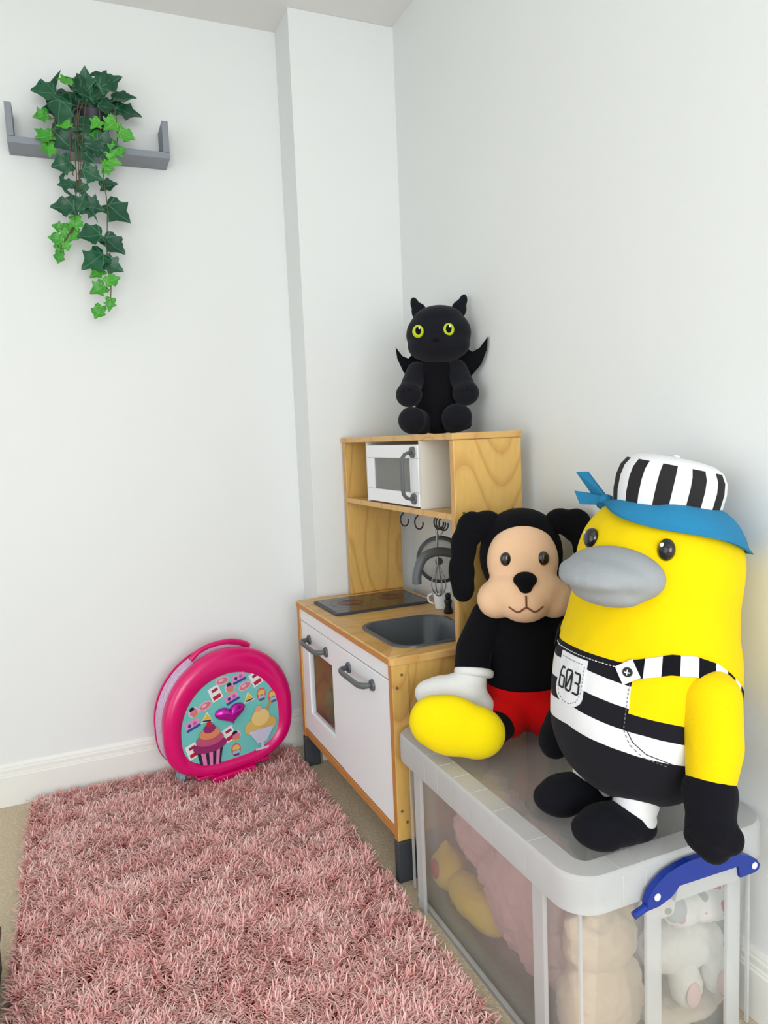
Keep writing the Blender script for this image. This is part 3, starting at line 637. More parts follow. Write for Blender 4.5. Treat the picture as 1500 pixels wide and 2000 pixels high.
VINES = [[(-0.933, 2.03), (-0.961, 2.066), (-0.975, 2.042), (-0.992, 1.913), (-0.994, 1.84), (-1.007, 1.747), (-1.019, 1.676)],
 [(-0.925, 2.03), (-0.918, 2.055), (-0.918, 2.024), (-0.92, 1.943), (-0.92, 1.847), (-0.917, 1.772), (-0.927, 1.64), (-0.922, 1.576), (-0.927, 1.507)],
 [(-0.945, 2.03), (-0.969, 2.05), (-0.993, 2.015), (-1.006, 1.912), (-1.002, 1.854)], [(-0.91, 2.03), (-0.879, 2.062), (-0.874, 2.029), (-0.876, 1.955), (-0.88, 1.925)],
 [(-0.94, 2.03), (-0.954, 2.063), (-0.975, 2.017), (-0.986, 1.877), (-0.987, 1.822)], [(-0.96, 2.03), (-1.012, 2.037), (-1.037, 2.005), (-1.039, 1.973), (-1.062, 1.927), (-1.055, 1.70), (-1.055, 1.635)][:5],
 [(-0.937, 2.03), (-0.947, 2.064), (-0.956, 2.041), (-0.97, 1.952), (-0.985, 1.841), (-0.995, 1.737), (-1.02, 1.70), (-1.05, 1.65)]]
VP = []
for v in VINES:
    pts = []
    for i, (x, z) in enumerate(v):
        y = .425 if i == 0 else (.388 if i == 1 else .372 - .004 * (i % 2)); pts.append((x + IX, y + IY, z + IZ))
    MB().tube(pts, .0016, 6, 5).build('vine', M_STEM, ivy, smooth=True)
    for a, b in zip(pts[1:-1], pts[2:]):
        for t in (0, .25, .5, .75): VP.append(Vector(a).lerp(Vector(b), t))
    VP.append(Vector(pts[-1]))
random.seed(21)
for m_, lst in (('D', DARK), ('L', LIGHT)):
    for i, (x, z, s_) in enumerate(lst):
        top = z > 2.03
        y = random.uniform(.385, .44) if top else random.uniform(.355, .378)
        c = Vector((x + IX, y + IY, z + IZ))
        # nearest vine point carries the leaf; the tip points away from it and down
        vn = min(VP, key=lambda p: (p - c).length)
        out = Vector((c.x - vn.x, 0, c.z - vn.z))
        if top: out = Vector((x + .935, 0, (z - 2.05) * .6 + .002))
        if out.length < .004: out = Vector((random.uniform(-1, 1), 0, -1))
        out = (out.normalized() + Vector((random.uniform(-.25, .25), -.25, -.45 if not top else -.25))).normalized()
        nrm = Vector((random.uniform(-.45, .45), -1, random.uniform(-.1, .5) if not top else random.uniform(.0, .9)))
        nrm = (nrm - out * nrm.dot(out)).normalized(); sd = out.cross(nrm).normalized()
        o = bpy.data.objects.new('leaf', LM[(m_, random.randrange(6))]); COL.objects.link(o); o.parent = ivy
        sc = s_ * 1.05
        st = c - out * sc * .45
        R = Matrix((sd, out, nrm)).transposed().to_4x4()
        o.matrix_local = Matrix.Translation(st) @ R @ Matrix.Diagonal((sc * random.uniform(.85, 1.05), sc, sc, 1))
        if not top and (vn - st).length < .09:
            md_ = (vn + st) / 2 + Vector((0, -.004, -.006)); MB().tube([tuple(vn), tuple(md_), tuple(st)], .0009, 5, 4).build('leaf_stalk', M_STEM, ivy, smooth=True)

# ------------------------------------------------------------------ low black bench at the left edge of the picture
cab = empty('low_bench', (-1.430, -.62, 0), 0, label='low black bench whose edge shows at the bottom left corner', cat='bench')
M_BLK = plain('black_board', (24, 22, 26), .4, .1, 20)
MB().box(-.145, .147, -.45, .282, .012, .085, .003).build('body', M_BLK, cab)
MB().box(-.15, .1515, -.455, .288, .0855, .105, .003).build('top', M_BLK, cab)
for sx in (-.12, .12):
    for sy in (-.4, .25): MB().cyl((sx, sy, 0), (sx, sy, .0118), .012, .012, 12).build('foot', M_BLK, cab)

# ------------------------------------------------------------------ clear storage box with its lid
BX0, BX1, BY0, BY1 = -.425, -.004, -1.115, -.432
bcx, bcy = (BX0 + BX1) / 2, (BY0 + BY1) / 2
box = empty('storage_box', (bcx, bcy, 0), 0, label='large clear plastic storage box with blue handle, full of soft toys', cat='storage box')
hx, hy = (BX1 - BX0) / 2, (BY1 - BY0) / 2
bl = lambda e, z, r: rrect(-hx + e, hx - e, -hy + e, hy - e, r, z, 8)
MB().rings([bl(.036, .0, .03), bl(.030, .004, .035), bl(.016, .332, .045), bl(.0185, .332, .043), bl(.0325, .0065, .033), bl(.036, .005, .03)]).build('tub', M_TUB, box, autosmooth=40)
MB().ringclosed([bl(.003, .332, .052), bl(.0, .332, .055), bl(.0, .386, .055), bl(.005, .3925, .052), bl(.044, .3925, .022), bl(.050, .385, .018), bl(.050, .3815, .018), bl(.046, .389, .020), bl(.0075, .389, .05), bl(.003, .384, .052)]).build('lid_rim', M_RIM, box, autosmooth=40)
MB().rings([bl(.0503, .3815, .018), bl(.0503, .385, .018)]).build('lid_panel', M_LID, box)
# vertical ribs
def rib(x0, x1, y0, y1, z0=.0, z1=.331): MB().box(x0, x1, y0, y1, z0, z1, .002).build('rib', M_RIB, box)
for y in (-.545, -1.005): rib(-hx + .006, -hx + .0145, y - .016 - bcy, y + .016 - bcy)
for x in (-.267, -.093): rib(x - .015 - bcx, x + .015 - bcx, -hy + .006, -hy + .0145)
for y in (-.545, -1.005): rib(hx - .0145, hx - .006, y - .016 - bcy, y + .016 - bcy)
for sx, sy in ((-1, -1), (-1, 1), (1, -1)):
    MB().box(sx * (hx - .0295) - .0025, sx * (hx - .0295) + .0025, sy * (hy - .0295) - .0025, sy * (hy - .0295) + .0025, .004, .331).build('corner_seam', M_RIB, box)
for a in ((-hx + .018, -hx + .028, -hy + .06, hy - .06), (-hx + .06, hx - .06, -hy + .018, -hy + .028)): MB().box(*a, 0, .012, .002).build('foot_rail', M_RIB, box)
for y in (-.60, -.66, -.72, -.79, -.87, -.98):
    MB().box(-hx - .0006, -hx - .0001, y - bcy - .0012, y - bcy + .0012, .334, .385).box(-hx + .006, -hx + .043, y - bcy - .0012, y - bcy + .0012, .3927, .3936).build('rim_ridge', M_RIB, box)
for x in (-.335, -.29):
    MB().box(x - bcx - .0012, x - bcx + .0012, -hy - .0006, -hy - .0001, .334, .385).box(x - bcx - .0012, x - bcx + .0012, -hy + .006, -hy + .043, .3927, .3936).build('rim_ridge', M_RIB, box)
HP = [(-.297, .352), (-.283, .365), (-.264, .376), (-.240, .382), (-.216, .385), (-.185, .384), (-.156, .379), (-.110, .367), (-.085, .357), (-.069, .347), (-.061, .336), (-.064, .328), (-.075, .325), (-.106, .325), (-.110, .346), (-.238, .349), (-.247, .340), (-.256, .334), (-.280, .327), (-.303, .326), (-.303, .338)]
for sy in (-1,):
    MB().prism([(x - bcx, z) for x, z in HP], ((0, -hy - .006, 0), (1, 0, 0), (0, 0, 1), (0, -1, 0)), 0, .012).build('clip_handle', M_BLUE, box)
    for x, z in ((-.284, .344), (-.075, .338)):
        MB().cyl((x - bcx, -hy - .0195, z), (x - bcx, -hy - .0185, z), .006, .006, 18).build('pivot_hole', M_WHITE, box)
    MB().cyl((-.325 - bcx, -hy - .012, .322), (-.290 - bcx, -hy - .012, .332), .006, .006, 14).build('hinge_pin', M_BLUE, box)
    MB().prism([(x - bcx, z) for x, z in ((-.244, .322), (-.236, .3475), (-.112, .3445), (-.107, .320))], ((0, -hy - .0005, 0), (1, 0, 0), (0, 0, 1), (0, -1, 0)), 0, .014).build('catch', M_RIM, box)

# soft toys packed inside the box
P_PINK = plush('fluffy_pink', (226, 176, 170), .3, .12); P_YEL = plush('soft_yellow', (246, 208, 70), .1); P_WHT = plush('fluffy_white', (242, 238, 230), .3)
P_BEI = plush('beige_fluff', (222, 196, 168), .25); P_GRY = plush('soft_grey', (176, 180, 184), .2); P_RED = plush('red_felt', (214, 84, 80), .05); P_PAD = plush('pale_pink_pad', (240, 200, 196), .1)
def toy(name, label, loc): return empty(name, loc, 0, label=label, cat='soft toy', group='soft toys packed in the clear box')
t = toy('plush_bear', 'fluffy pink soft toy pressed against the long side of the clear box', (-.285, -.80, .013))
blob('body', [((0, -.0, .15), (.085, .13, .14)), ((.01, -.06, .08), (.08, .09, .08))], P_PINK, t, .008, 4, .010, 70)
blob('head', [((.0, .155, .205), (.082, .09, .088)), ((-.03, .20, .285), (.03, .04, .022)), ((.045, .215, .275), (.03, .03, .022))], P_PINK, t, .008, 4, .010, 70)
blob('arm', [((-.050, .03, .165), (.034, .085, .035)), ((-.050, .07, .16), (.032, .05, .03))], P_PINK, t, .007, 4, .008, 70)
t = toy('plush_chick', 'yellow soft toy with a red felt spot at the bottom of the clear box', (-.33, -.60, .01))
blob('body', [((0, -.03, .045), (.042, .10, .042)), ((.01, -.09, .04), (.04, .05, .038))], P_YEL, t, .007, 5, .004, 60)
blob('head', [((0, .082, .055), (.044, .05, .05)), ((-.0, .095, .10), (.014, .014, .02))], P_YEL, t, .007, 5, .003, 60)
MB().ell((-.041, .078, .068), (.006, .018, .024)).build('felt_spot', P_RED, t, smooth=True)
t = toy('plush_cat', 'grey soft toy lying under the lid towards the wall', (-.125, -.72, .01))
blob('body', [((0, 0, .16), (.07, .13, .15))], P_GRY, t, .008, 5, .006, 50)
blob('head', [((-.01, -.17, .22), (.075, .075, .085)), ((-.04, -.17, .31), (.02, .02, .02)), ((.03, -.17, .31), (.02, .02, .02))], P_GRY, t, .008, 5, .005, 50)
t = toy('plush_teddy', 'beige teddy sitting in the near left corner of the clear box', (-.300, -1.015, .01))
blob('body', [((0, 0, .09), (.085, .05, .09))], P_BEI, t, .007, 5, .006, 70)
blob('head', [((.0, 0, .195), (.070, .048, .056)), ((-.055, 0, .235), (.02, .015, .02)), ((.055, 0, .235), (.02, .015, .02))], P_BEI, t, .007, 5, .006, 70)
t = toy('plush_rabbit', 'white rabbit soft toy with pink paw pads behind the near end of the box', (-.122, -1.02, .070))
blob('body', [((0, .0, .072), (.09, .045, .046)), ((-.01, 0, .080), (.085, .045, .042))], P_WHT, t, .007, 5, .005, 70)
for dx in (-.02, .052):
    blob('foot', [((dx, -.03, .02), (.030, .028, .042)), ((dx, -.01, .05), (.028, .03, .03))], P_WHT, t, .006, 5, .003, 70)
    MB().ell((dx - .005, -.054, .016), (.016, .006, .024)).build('paw_pad', P_PAD, t, smooth=True)
t = toy('plush_lamb', 'pale beige soft toy lying on the floor of the box under the white rabbit', (-.12, -1.02, .01))
blob('body', [((0, 0, .018), (.09, .05, .016)), ((-.06, 0, .020), (.035, .04, .018))], plush('pale_fluff', (226, 208, 186), .25), t, .007, 5, .005, 70)
def floral():
    mt, N, L, P = base_mat('flower_print_cotton'); tc = N.new('ShaderNodeTexCoord')
    vo = N.new('ShaderNodeTexVoronoi'); vo.inputs['Scale'].default_value = 42; L.new(tc.outputs['Object'], vo.inputs['Vector'])
    lt = N.new('ShaderNodeMath'); lt.operation = 'LESS_THAN'; lt.inputs[1].default_value = .40; L.new(vo.outputs['Distance'], lt.inputs[0])
    se = N.new('ShaderNodeSeparateColor'); L.new(vo.outputs['Color'], se.inputs[0])
    ra = N.new('ShaderNodeValToRGB'); ra.color_ramp.interpolation = 'CONSTANT'; e = ra.color_ramp.elements
    e[0].position = 0; e[0].color = lin((206, 60, 84)); e[1].position = .4; e[1].color = lin((130, 150, 130)); q = e.new(.65); q.color = lin((222, 120, 130))
    L.new(se.outputs[0], ra.inputs[0])
    mx = N.new('ShaderNodeMix'); mx.data_type = 'RGBA'; mx.inputs[6].default_value = lin((244, 238, 232)); L.new(lt.outputs[0], mx.inputs[0]); L.new(ra.outputs[0], mx.inputs[7])
    L.new(mx.outputs[2], P.inputs['Base Color']); P.inputs['Roughness'].default_value = .9
    return mt
t = empty('doll_dress', (-.10, -1.048, .186), 0, label='white doll dress with red and green flower print under the blue handle', cat='doll dress')
blob('skirt', [((.02, 0, .035), (.05, .03, .032)), ((-.05, .0, .045), (.04, .028, .03)), ((-.100, .0, .072), (.04, .025, .022)), ((-.0, .01, .055), (.08, .03, .02))], floral(), t, .006, 5, .004, 40)
blob('sleeve', [((-.075, -.012, .060), (.022, .018, .024))], P_GRY, t, .005, 4)

# ------------------------------------------------------------------ yellow plush duck in striped dungarees
DK = empty('plush_duck', (-.217, -.985, .3865), rad(-93), rad(-9), label='large yellow plush duck in black and white striped dungarees numbered 603', cat='soft toy')
Y_ = (246, 210, 6); NAVY = (28, 27, 34); WHITE = (238, 237, 238)
P_Y = plush('plush_yellow', Y_, .05, .03); P_NAVY = plush('plush_black', (17, 17, 24), .03); P_W = plush('plush_white', WHITE, .08, .02)
ZP = [.040, .043, .05, .065, .09, .13, .18, .24, .30, .345, .39, .43, .47, .500, .527, .55, .566, .574, .576]
RP = [.0, .03, .062, .096, .128, .153, .166, .168, .164, .154, .149, .150, .147, .138, .121, .098, .066, .03, .0]
def crom(x, X, Yv):
    i = max(0, min(len(X) - 2, int(np.searchsorted(X, x)) - 1)); t = (x - X[i]) / (X[i + 1] - X[i])
    g = lambda j: (Yv[min(j + 1, len(X) - 1)] - Yv[max(j - 1, 0)]) / (X[min(j + 1, len(X) - 1)] - X[max(j - 1, 0)])
    h = X[i + 1] - X[i]
    return (2 * t ** 3 - 3 * t * t + 1) * Yv[i] + (t ** 3 - 2 * t * t + t) * h * g(i) + (-2 * t ** 3 + 3 * t * t) * Yv[i + 1] + (t ** 3 - t * t) * h * g(i + 1)
def drad(z): return max(0.0, crom(z, ZP, RP))
def wob(th, z):
    return 1 + .022 * mnoise.noise(Vector((2.2 * math.cos(th), 2.2 * math.sin(th), z * 14))) + .010 * mnoise.noise(Vector((7 * math.cos(th), 7 * math.sin(th), z * 30 + 5)))
def dsurf(th, z, off=0.0):
    r = drad(z) * wob(th, z) + off
    return (r * math.sin(th), -.88 * r * math.cos(th), z)
zs = list(np.concatenate([np.linspace(.0403, .05, 5), np.linspace(.053, .54, 84), np.linspace(.544, .5758, 14)]))
nth = 96
V = [dsurf(2 * math.pi * k / nth, z) for z in zs for k in range(nth)]
F = [(i * nth + k, i * nth + (k + 1) % nth, (i + 1) * nth + (k + 1) % nth, (i + 1) * nth + k) for i in range(len(zs) - 1) for k in range(nth)]
F.append(tuple(range(nth))[::-1]); F.append(tuple((len(zs) - 1) * nth + k for k in range(nth)))
def dungaree_mat():
    mt, N, L, P = base_mat('plush_yellow_with_striped_print'); tc = N.new('ShaderNodeTexCoord'); sp = N.new('ShaderNodeSeparateXYZ'); L.new(tc.outputs['Object'], sp.inputs[0])
    def math_(op, a, b=None):
        nn = N.new('ShaderNodeMath'); nn.operation = op
        for i, v in enumerate((a, b)):
            if v is None: continue
            if isinstance(v, (int, float)): nn.inputs[i].default_value = v
            else: L.new(v, nn.inputs[i])
        return nn.outputs[0]
    ax = math_('ABSOLUTE', sp.outputs[0]); zz = math_('ADD', sp.outputs[2], math_('MULTIPLY', ax, .08))
    ra = N.new('ShaderNodeValToRGB'); ra.color_ramp.interpolation = 'CONSTANT'; e = ra.color_ramp.elements
    e[0].position = 0; e[0].color = lin(NAVY); e[1].position = .168; e[1].color = lin(WHITE)
    for p_, c in ((.207, NAVY), (.241, WHITE), (.274, NAVY)): q = e.new(p_); q.color = lin(c)
    L.new(zz, ra.inputs[0])
    inbib = math_('MULTIPLY', math_('LESS_THAN', ax, .107), math_('LESS_THAN', sp.outputs[1], 0.0))
    inbib = math_('MULTIPLY', inbib, math_('LESS_THAN', sp.outputs[2], .302))
    low = math_('LESS_THAN', zz, .235); dress = math_('MAXIMUM', inbib, low)
    mx = N.new('ShaderNodeMix'); mx.data_type = 'RGBA'; mx.inputs[6].default_value = lin(Y_); L.new(dress, mx.inputs[0]); L.new(ra.outputs[0], mx.inputs[7])
    L.new(mx.outputs[2], P.inputs['Base Color']); P.inputs['Roughness'].default_value = .95; P.inputs['Sheen Weight'].default_value = .04; P.inputs['Specular IOR Level'].default_value = .15
    return mt
raw('body', V, F, dungaree_mat(), DK, True)
def spatch(name, fn, nu, nv, mat, off0=.0005, off1=.0025, smooth=True):
    """thin fabric patch lying on the duck's body; fn(u,v)->(theta,z)"""
    top = [dsurf(*fn(i / nu, j / nv), off1) for j in range(nv + 1) for i in range(nu + 1)]
    bot = [dsurf(*fn(i / nu, j / nv), off0) for j in range(nv + 1) for i in range(nu + 1)]
    n_ = len(top); F_ = []
    for j in range(nv):
        for i in range(nu):
            a = j * (nu + 1) + i; F_.append((a, a + 1, a + nu + 2, a + nu + 1)); F_.append((n_ + a, n_ + a + nu + 1, n_ + a + nu + 2, n_ + a + 1))
    edge = [i for i in range(nu + 1)] + [j * (nu + 1) + nu for j in range(1, nv + 1)] + [nv * (nu + 1) + i for i in range(nu - 1, -1, -1)] + [j * (nu + 1) for j in range(nv - 1, 0, -1)]
    for a, b in zip(edge, edge[1:] + edge[:1]): F_.append((a, n_ + a, n_ + b, b))
    return raw(name, top + bot, F_, mat, DK, False)
def stroke(name, pts, wd, mat, off=.003, par=None):
    """flat printed or stitched line on the body, pts in (metres across, z)"""
    V_, F_ = [], []
    P_ = [Vector(p) for p in pts]
    for i, p in enumerate(P_):
        d = (P_[min(i + 1, len(P_) - 1)] - P_[max(i - 1, 0)]).normalized(); nn = Vector((-d.y, d.x)) * wd / 2
        for q in (p + nn, p - nn):
            r = drad(q.y); V_.append(dsurf(q.x / r, q.y, off))
        for q in (p + nn, p - nn):
            r = drad(q.y); V_.append(dsurf(q.x / r, q.y, off - .0012))
    for i in range(len(P_) - 1):
        a, b = 4 * i, 4 * i + 4
        F_ += [(a, a + 1, b + 1, b), (a + 2, b + 2, b + 3, a + 3), (a, b, b + 2, a + 2), (a + 1, a + 3, b + 3, b + 1)]
    F_ += [(0, 2, 3, 1), (4 * len(P_) - 4, 4 * len(P_) - 3, 4 * len(P_) - 1, 4 * len(P_) - 2)]
    return raw(name, V_, F_, mat, par or DK)
def dashes(pts, step, wd, mat, name='stitch', off=.0035):
    P_ = [Vector(p) for p in pts]; acc = []
    for a, b in zip(P_[:-1], P_[1:]):
        k_ = max(1, int((b - a).length / step))
        for i in range(k_): acc.append((a.lerp(b, i / k_), a.lerp(b, (i + .55) / k_)))
    for a, b in acc: stroke(name, [a, b], wd, mat, off)
M_INK = plain('black_print', (22, 22, 26), .7, .05, 30); M_PATCH = plain('white_patch', (238, 238, 240), .85, .02, 30); M_STIT = plain('grey_stitch', (120, 120, 128), .8); M_WST = plain('white_stitch', (226, 226, 226), .8)
# pocket with the number 603
pc = -.004
def pock(u, v):
    z = .203 + .086 * v; hw = .037
    if v < .3: hw *= math.sqrt(max(0.02, 1 - ((.3 - v) / .3) ** 2.4))
    return ((pc + (2 * u - 1) * hw) / .166, z)
spatch('pocket', pock, 14, 16, M_PATCH, .0004, .003)
dashes([(pc - .031, .281), (pc + .031, .281)], .006, .0012, M_STIT)
dashes([(pc + .0335, .279), (pc + .0335, .235), (pc + .026, .217), (pc + .010, .2085), (pc - .008, .2085), (pc - .024, .215), (pc - .0335, .232)], .006, .0012, M_STIT)
DG = {'6': [[(.9, 1.6), (.35, 1.6), (.06, 1.3), (0, .95), (0, .12), (.12, 0), (.88, 0), (1, .12), (1, .78), (.88, .9), (.05, .9)]],
      '0': [[(.15, 0), (.85, 0), (1, .15), (1, 1.45), (.85, 1.6), (.15, 1.6), (0, 1.45), (0, .15), (.15, 0)], [(.12, .2), (.88, 1.4)]],
      '3': [[(.02, 1.6), (.88, 1.6), (1, 1.48), (1, .95), (.86, .83), (.25, .83)], [(.86, .83), (1, .7), (1, .12), (.88, 0), (.02, 0)]]}
for i, ch in enumerate('603'):
    for st_ in DG[ch]: stroke('digit', [(pc - .0275 + i * .0205 + x * .0145, .229 + y * .0215) for x, y in st_], .0034, M_INK, .0042)
# stitching on the bib and the side
dashes([(-.098, .2935), (.100, .2935)], .0065, .0013, M_WST, off=.0022)
dashes([(.113, .285), (.113, .20), (.124, .178), (.145, .163), (.185, .155)], .0065, .0013, M_STIT, off=.0022)
stroke('stitch', [(.118, .20), (.129, .183), (.150, .169), (.192, .160)], .0012, M_INK, .002)
# strap of black and white pieces running over the shoulder
SPT = [(rad(36), .292), (rad(48), .304), (rad(60), .314), (rad(74), .316), (rad(88), .308), (rad(100), .292), (rad(110), .275), (rad(120), .258)]
def strapc(t):
    t *= len(SPT) - 1; i = min(int(t), len(SPT) - 2); f = t - i
    return (SPT[i][0] * (1 - f) + SPT[i + 1][0] * f, SPT[i][1] * (1 - f) + SPT[i + 1][1] * f)
for k_ in range(9):
    def sf(u, v, k_=k_):
        th, z = strapc((k_ + u) / 9); return (th, z + (v - .5) * .030)
    spatch('strap_piece', sf, 5, 3, P_NAVY if k_ % 2 == 0 else P_W, .0003, .005)
def strap2(u, v): return (rad(-34 - 80 * u), .296 + .02 * math.sin(u * 3) + (v - .5) * .028)
spatch('strap', strap2, 14, 3, P_NAVY, .0003, .005)
def dia(u, v):
    a, b = (u - .5) * .030, (v - .5) * .030; c, s_ = math.cos(.6), math.sin(.6)
    return (rad(37) + (a * c - b * s_) / .164, .291 + a * s_ + b * c)
spatch('button_patch', dia, 4, 4, M_PATCH, .004, .0075)
ct = Vector(dsurf(rad(37), .291, .008)); cn = Vector((math.sin(rad(37)), -math.cos(rad(37)), 0))
MB().cyl(ct, ct + cn * .003, .008, .007, 20).build('button', M_INK, DK)
cs = Vector((math.cos(rad(37)), math.sin(rad(37)), 0))
b_ = MB(); q0 = ct + cn * .0032
for a_, b2 in ((cs, Vector((0, 0, 1))), (Vector((0, 0, 1)), cs)):
    b_.prism([(-.0045, -.0008), (.0045, -.0008), (.0045, .0008), (-.0045, .0008)], (q0, a_, b2, cn), 0, .0006)
b_.build('button_thread', M_PATCH, DK)
# near arm and far arm with black mittens
blob('arm', [((.135, .0, .262), (.045, .05, .042))] + chain((.160, -.004, .268), (.186, -.012, .20), .046, .043) + chain((.186, -.012, .20), (.196, -.02, .118), .043, .032), P_Y, DK, .006, 8)
blob('mitten', chain((.196, -.02, .134), (.203, -.02, .105), .041, .036, 6) + [((.207, -.02, .086), (.043, .034, .034)), ((.200, -.02, .066), (.036, .030, .026)), ((.216, -.018, .058), (.022, .026, .024)), ((.240, -.008, .080), (.014, .016, .022))], P_NAVY, DK, .005, 7)
blob('arm', chain((-.140, .0, .25), (-.168, -.01, .165), .04, .034), P_Y, DK, .006, 8)
blob('mitten', chain((-.168, -.012, .15), (-.172, -.03, .11), .034, .036, 4) + [((-.176, -.04, .078), (.034, .034, .042))], P_NAVY, DK, .006, 8)
# legs and shoes
for x in (-.056, .062):
    zz = lambda y: .158 * y
    MB().lathe([(.034, 0), (.036, .012), (.034, .022), (.037, .034), (.036, .06), (.034, .085)], (x, -.035, .022), 24).build('leg', P_W, DK, smooth=True)
    sh = blob('shoe', [((x, -.075, .036 + zz(-.075)), (.046, .068, .034)), ((x, -.105, .030 + zz(-.105)), (.045, .045, .028)), ((x, -.045, .026 + zz(-.045)), (.042, .05, .024))], P_NAVY, DK, .005, 6)
# face: broad grey bill and bead eyes
P_BILL = plush('plush_grey', (160, 163, 166), .06, .03)
bd = lambda th, z, off: dsurf(rad(th), z, off)
blob('bill', [(bd(20, .438, .004), (.086, .06, .046), (0, 0, rad(20))), (bd(19, .436, .040), (.078, .05, .030), (0, 0, rad(20))), (bd(18, .428, .066), (.060, .036, .019), (0, 0, rad(20))), (bd(20, .408, .026), (.062, .045, .022), (0, 0, rad(20)))], P_BILL, DK, .006, 8)
for th in (-8, 50):
    c = bd(th, .488, .002); MB().ell(c, (.016, .012, .018)).build('eye', plain('black_bead', (14, 14, 16), .15, .02, 20, coat=.5), DK, smooth=True)
    c2 = bd(th - 3, .495, .0125); MB().ell(c2, .004).build('eye_highlight', M_PATCH, DK, smooth=True)
# blue bandana
P_BLU = plush('blue_cotton', (46, 132, 176), .03, .05)
nb = 72; V, F = [], []
hem = lambda th: .520 - .024 * math.sin(th - .9) - .006 * math.sin(3 * th)
rows = 9
for j in range(rows):
    for k_ in range(nb):
        th = 2 * math.pi * k_ / nb; z = hem(th) + (.564 - hem(th)) * j / (rows - 1)
        o_ = .011 + .004 * math.sin(5 * th + 3 * j / rows) + (.006 if j == 0 else 0)
        V.append(dsurf(th, z, o_))
for j in range(rows):
    for k_ in range(nb):
        th = 2 * math.pi * k_ / nb; z = hem(th) + .001 + (.562 - hem(th)) * j / (rows - 1); V.append(dsurf(th, z, .004))
no = rows * nb
for j in range(rows - 1):
    for k_ in range(nb):
        a, b = j * nb + k_, j * nb + (k_ + 1) % nb
        F.append((a, b, b + nb, a + nb)); F.append((no + a, no + a + nb, no + b + nb, no + b))
for k_ in range(nb):
    a, b = k_, (k_ + 1) % nb; F.append((a, no + a, no + b, b)); a += (rows - 1) * nb; b += (rows - 1) * nb; F.append((a, b, no + b, no + a))
band = raw('bandana', V, F, P_BLU, DK, True)
kx = Vector(dsurf(rad(-52), .553, .012))
blob('knot', [(tuple(kx), (.016, .016, .014))], P_BLU, band, .004, 4)
for d1, d2, d3 in (((-.050, -.012, .052), (-.075, -.018, .050), (-.045, .0, .012)), ((-.030, .0, .012), (-.070, -.02, .014), (-.055, -.015, -.010))):
    A = [kx + Vector(q) for q in ((0, 0, -.006), d3, d2, d1, (0, 0, .008))]
    b_ = MB(); t_ = Vector((.002, -.004, .0)); a1 = [b_.bm.verts.new(p + t_) for p in A]; a2 = [b_.bm.verts.new(p - t_) for p in A]
    b_.bm.faces.new(a1); b_.bm.faces.new(a2[::-1])
    for i in range(5): b_.bm.faces.new((a1[i], a2[i], a2[(i + 1) % 5], a1[(i + 1) % 5]))
    b_.build('bandana_tail', P_BLU, band)
# striped cap: puffed drum with vertical stripes
def cap_mat():
    mt, N, L, P = base_mat('striped_cap_cotton'); tc = N.new('ShaderNodeTexCoord'); sp = N.new('ShaderNodeSeparateXYZ'); L.new(tc.outputs['Object'], sp.inputs[0])
    at2 = N.new('ShaderNodeMath'); at2.operation = 'ARCTAN2'; L.new(sp.outputs[0], at2.inputs[0]); L.new(sp.outputs[1], at2.inputs[1])
    mu = N.new('ShaderNodeMath'); mu.operation = 'MULTIPLY_ADD'; mu.inputs[1].default_value = 11 / (2 * math.pi); mu.inputs[2].default_value = 20.1; L.new(at2.outputs[0], mu.inputs[0])
    fr = N.new('ShaderNodeMath'); fr.operation = 'FRACT'; L.new(mu.outputs[0], fr.inputs[0])
    lt = N.new('ShaderNodeMath'); lt.operation = 'LESS_THAN'; lt.inputs[1].default_value = .5; L.new(fr.outputs[0], lt.inputs[0])
    r2 = N.new('ShaderNodeMath'); r2.operation = 'LESS_THAN'; r2.inputs[1].default_value = .082; L.new(sp.outputs[2], r2.inputs[0])
    mm = N.new('ShaderNodeMath'); mm.operation = 'MULTIPLY'; L.new(lt.outputs[0], mm.inputs[0]); L.new(r2.outputs[0], mm.inputs[1])
    mx = N.new('ShaderNodeMix'); mx.data_type = 'RGBA'; mx.inputs[6].default_value = lin(WHITE); mx.inputs[7].default_value = lin((30, 26, 28)); L.new(mm.outputs[0], mx.inputs[0])
    L.new(mx.outputs[2], P.inputs['Base Color']); P.inputs['Roughness'].default_value = .9
    return mt
capo = MB().lathe([(0, -.02), (.078, -.02), (.086, .0), (.091, .025), (.092, .05), (.089, .068), (.080, .083), (.064, .092), (.038, .096), (0, .097)], (0, 0, 0), 64).build('cap', cap_mat(), DK, smooth=True)
capo.location = (.0, .0, .545); capo.rotation_euler = (rad(-3), rad(6), 0)
MB().lathe([(0, -.002), (.007, 0), (.006, .003), (0, .005)], (0, 0, .0965), 16).build('cap_button', P_W, capo, smooth=True)

# ------------------------------------------------------------------ black plush puppy in red shorts and yellow boots
PU = empty('plush_puppy', (-.150, -.575, .3885), rad(-30), 0, label='black plush puppy with peach face, red shorts and yellow boots, sitting on the box', cat='soft toy')
P_BLK = plush('puppy_black', (12, 12, 17), .02); P_PEA = plush('puppy_peach', (246, 202, 164), .12, .04); P_REDS = plush('puppy_red', (214, 12, 14), .03); P_YB = plush('puppy_yellow', (252, 224, 8), .05, .03); P_MIT = plush('puppy_white', (236, 234, 232), .1, .03)
blob('body', [((0, .0, .20), (.094, .07, .11)), ((0, .0, .26), (.080, .062, .06)), ((0, -.008, .13), (.09, .075, .08))], P_BLK, PU, .006, 8)
sho = blob('shorts', [((0, -.005, .084), (.099, .083, .084)), ((-.045, -.06, .056), (.05, .055, .052)), ((.045, -.06, .056), (.05, .055, .052))], P_REDS, PU, .006, 6)
blob('head', [((0, .025, .405), (.096, .08, .108)), ((0, .015, .455), (.080, .068, .060))], P_BLK, PU, .006, 8)
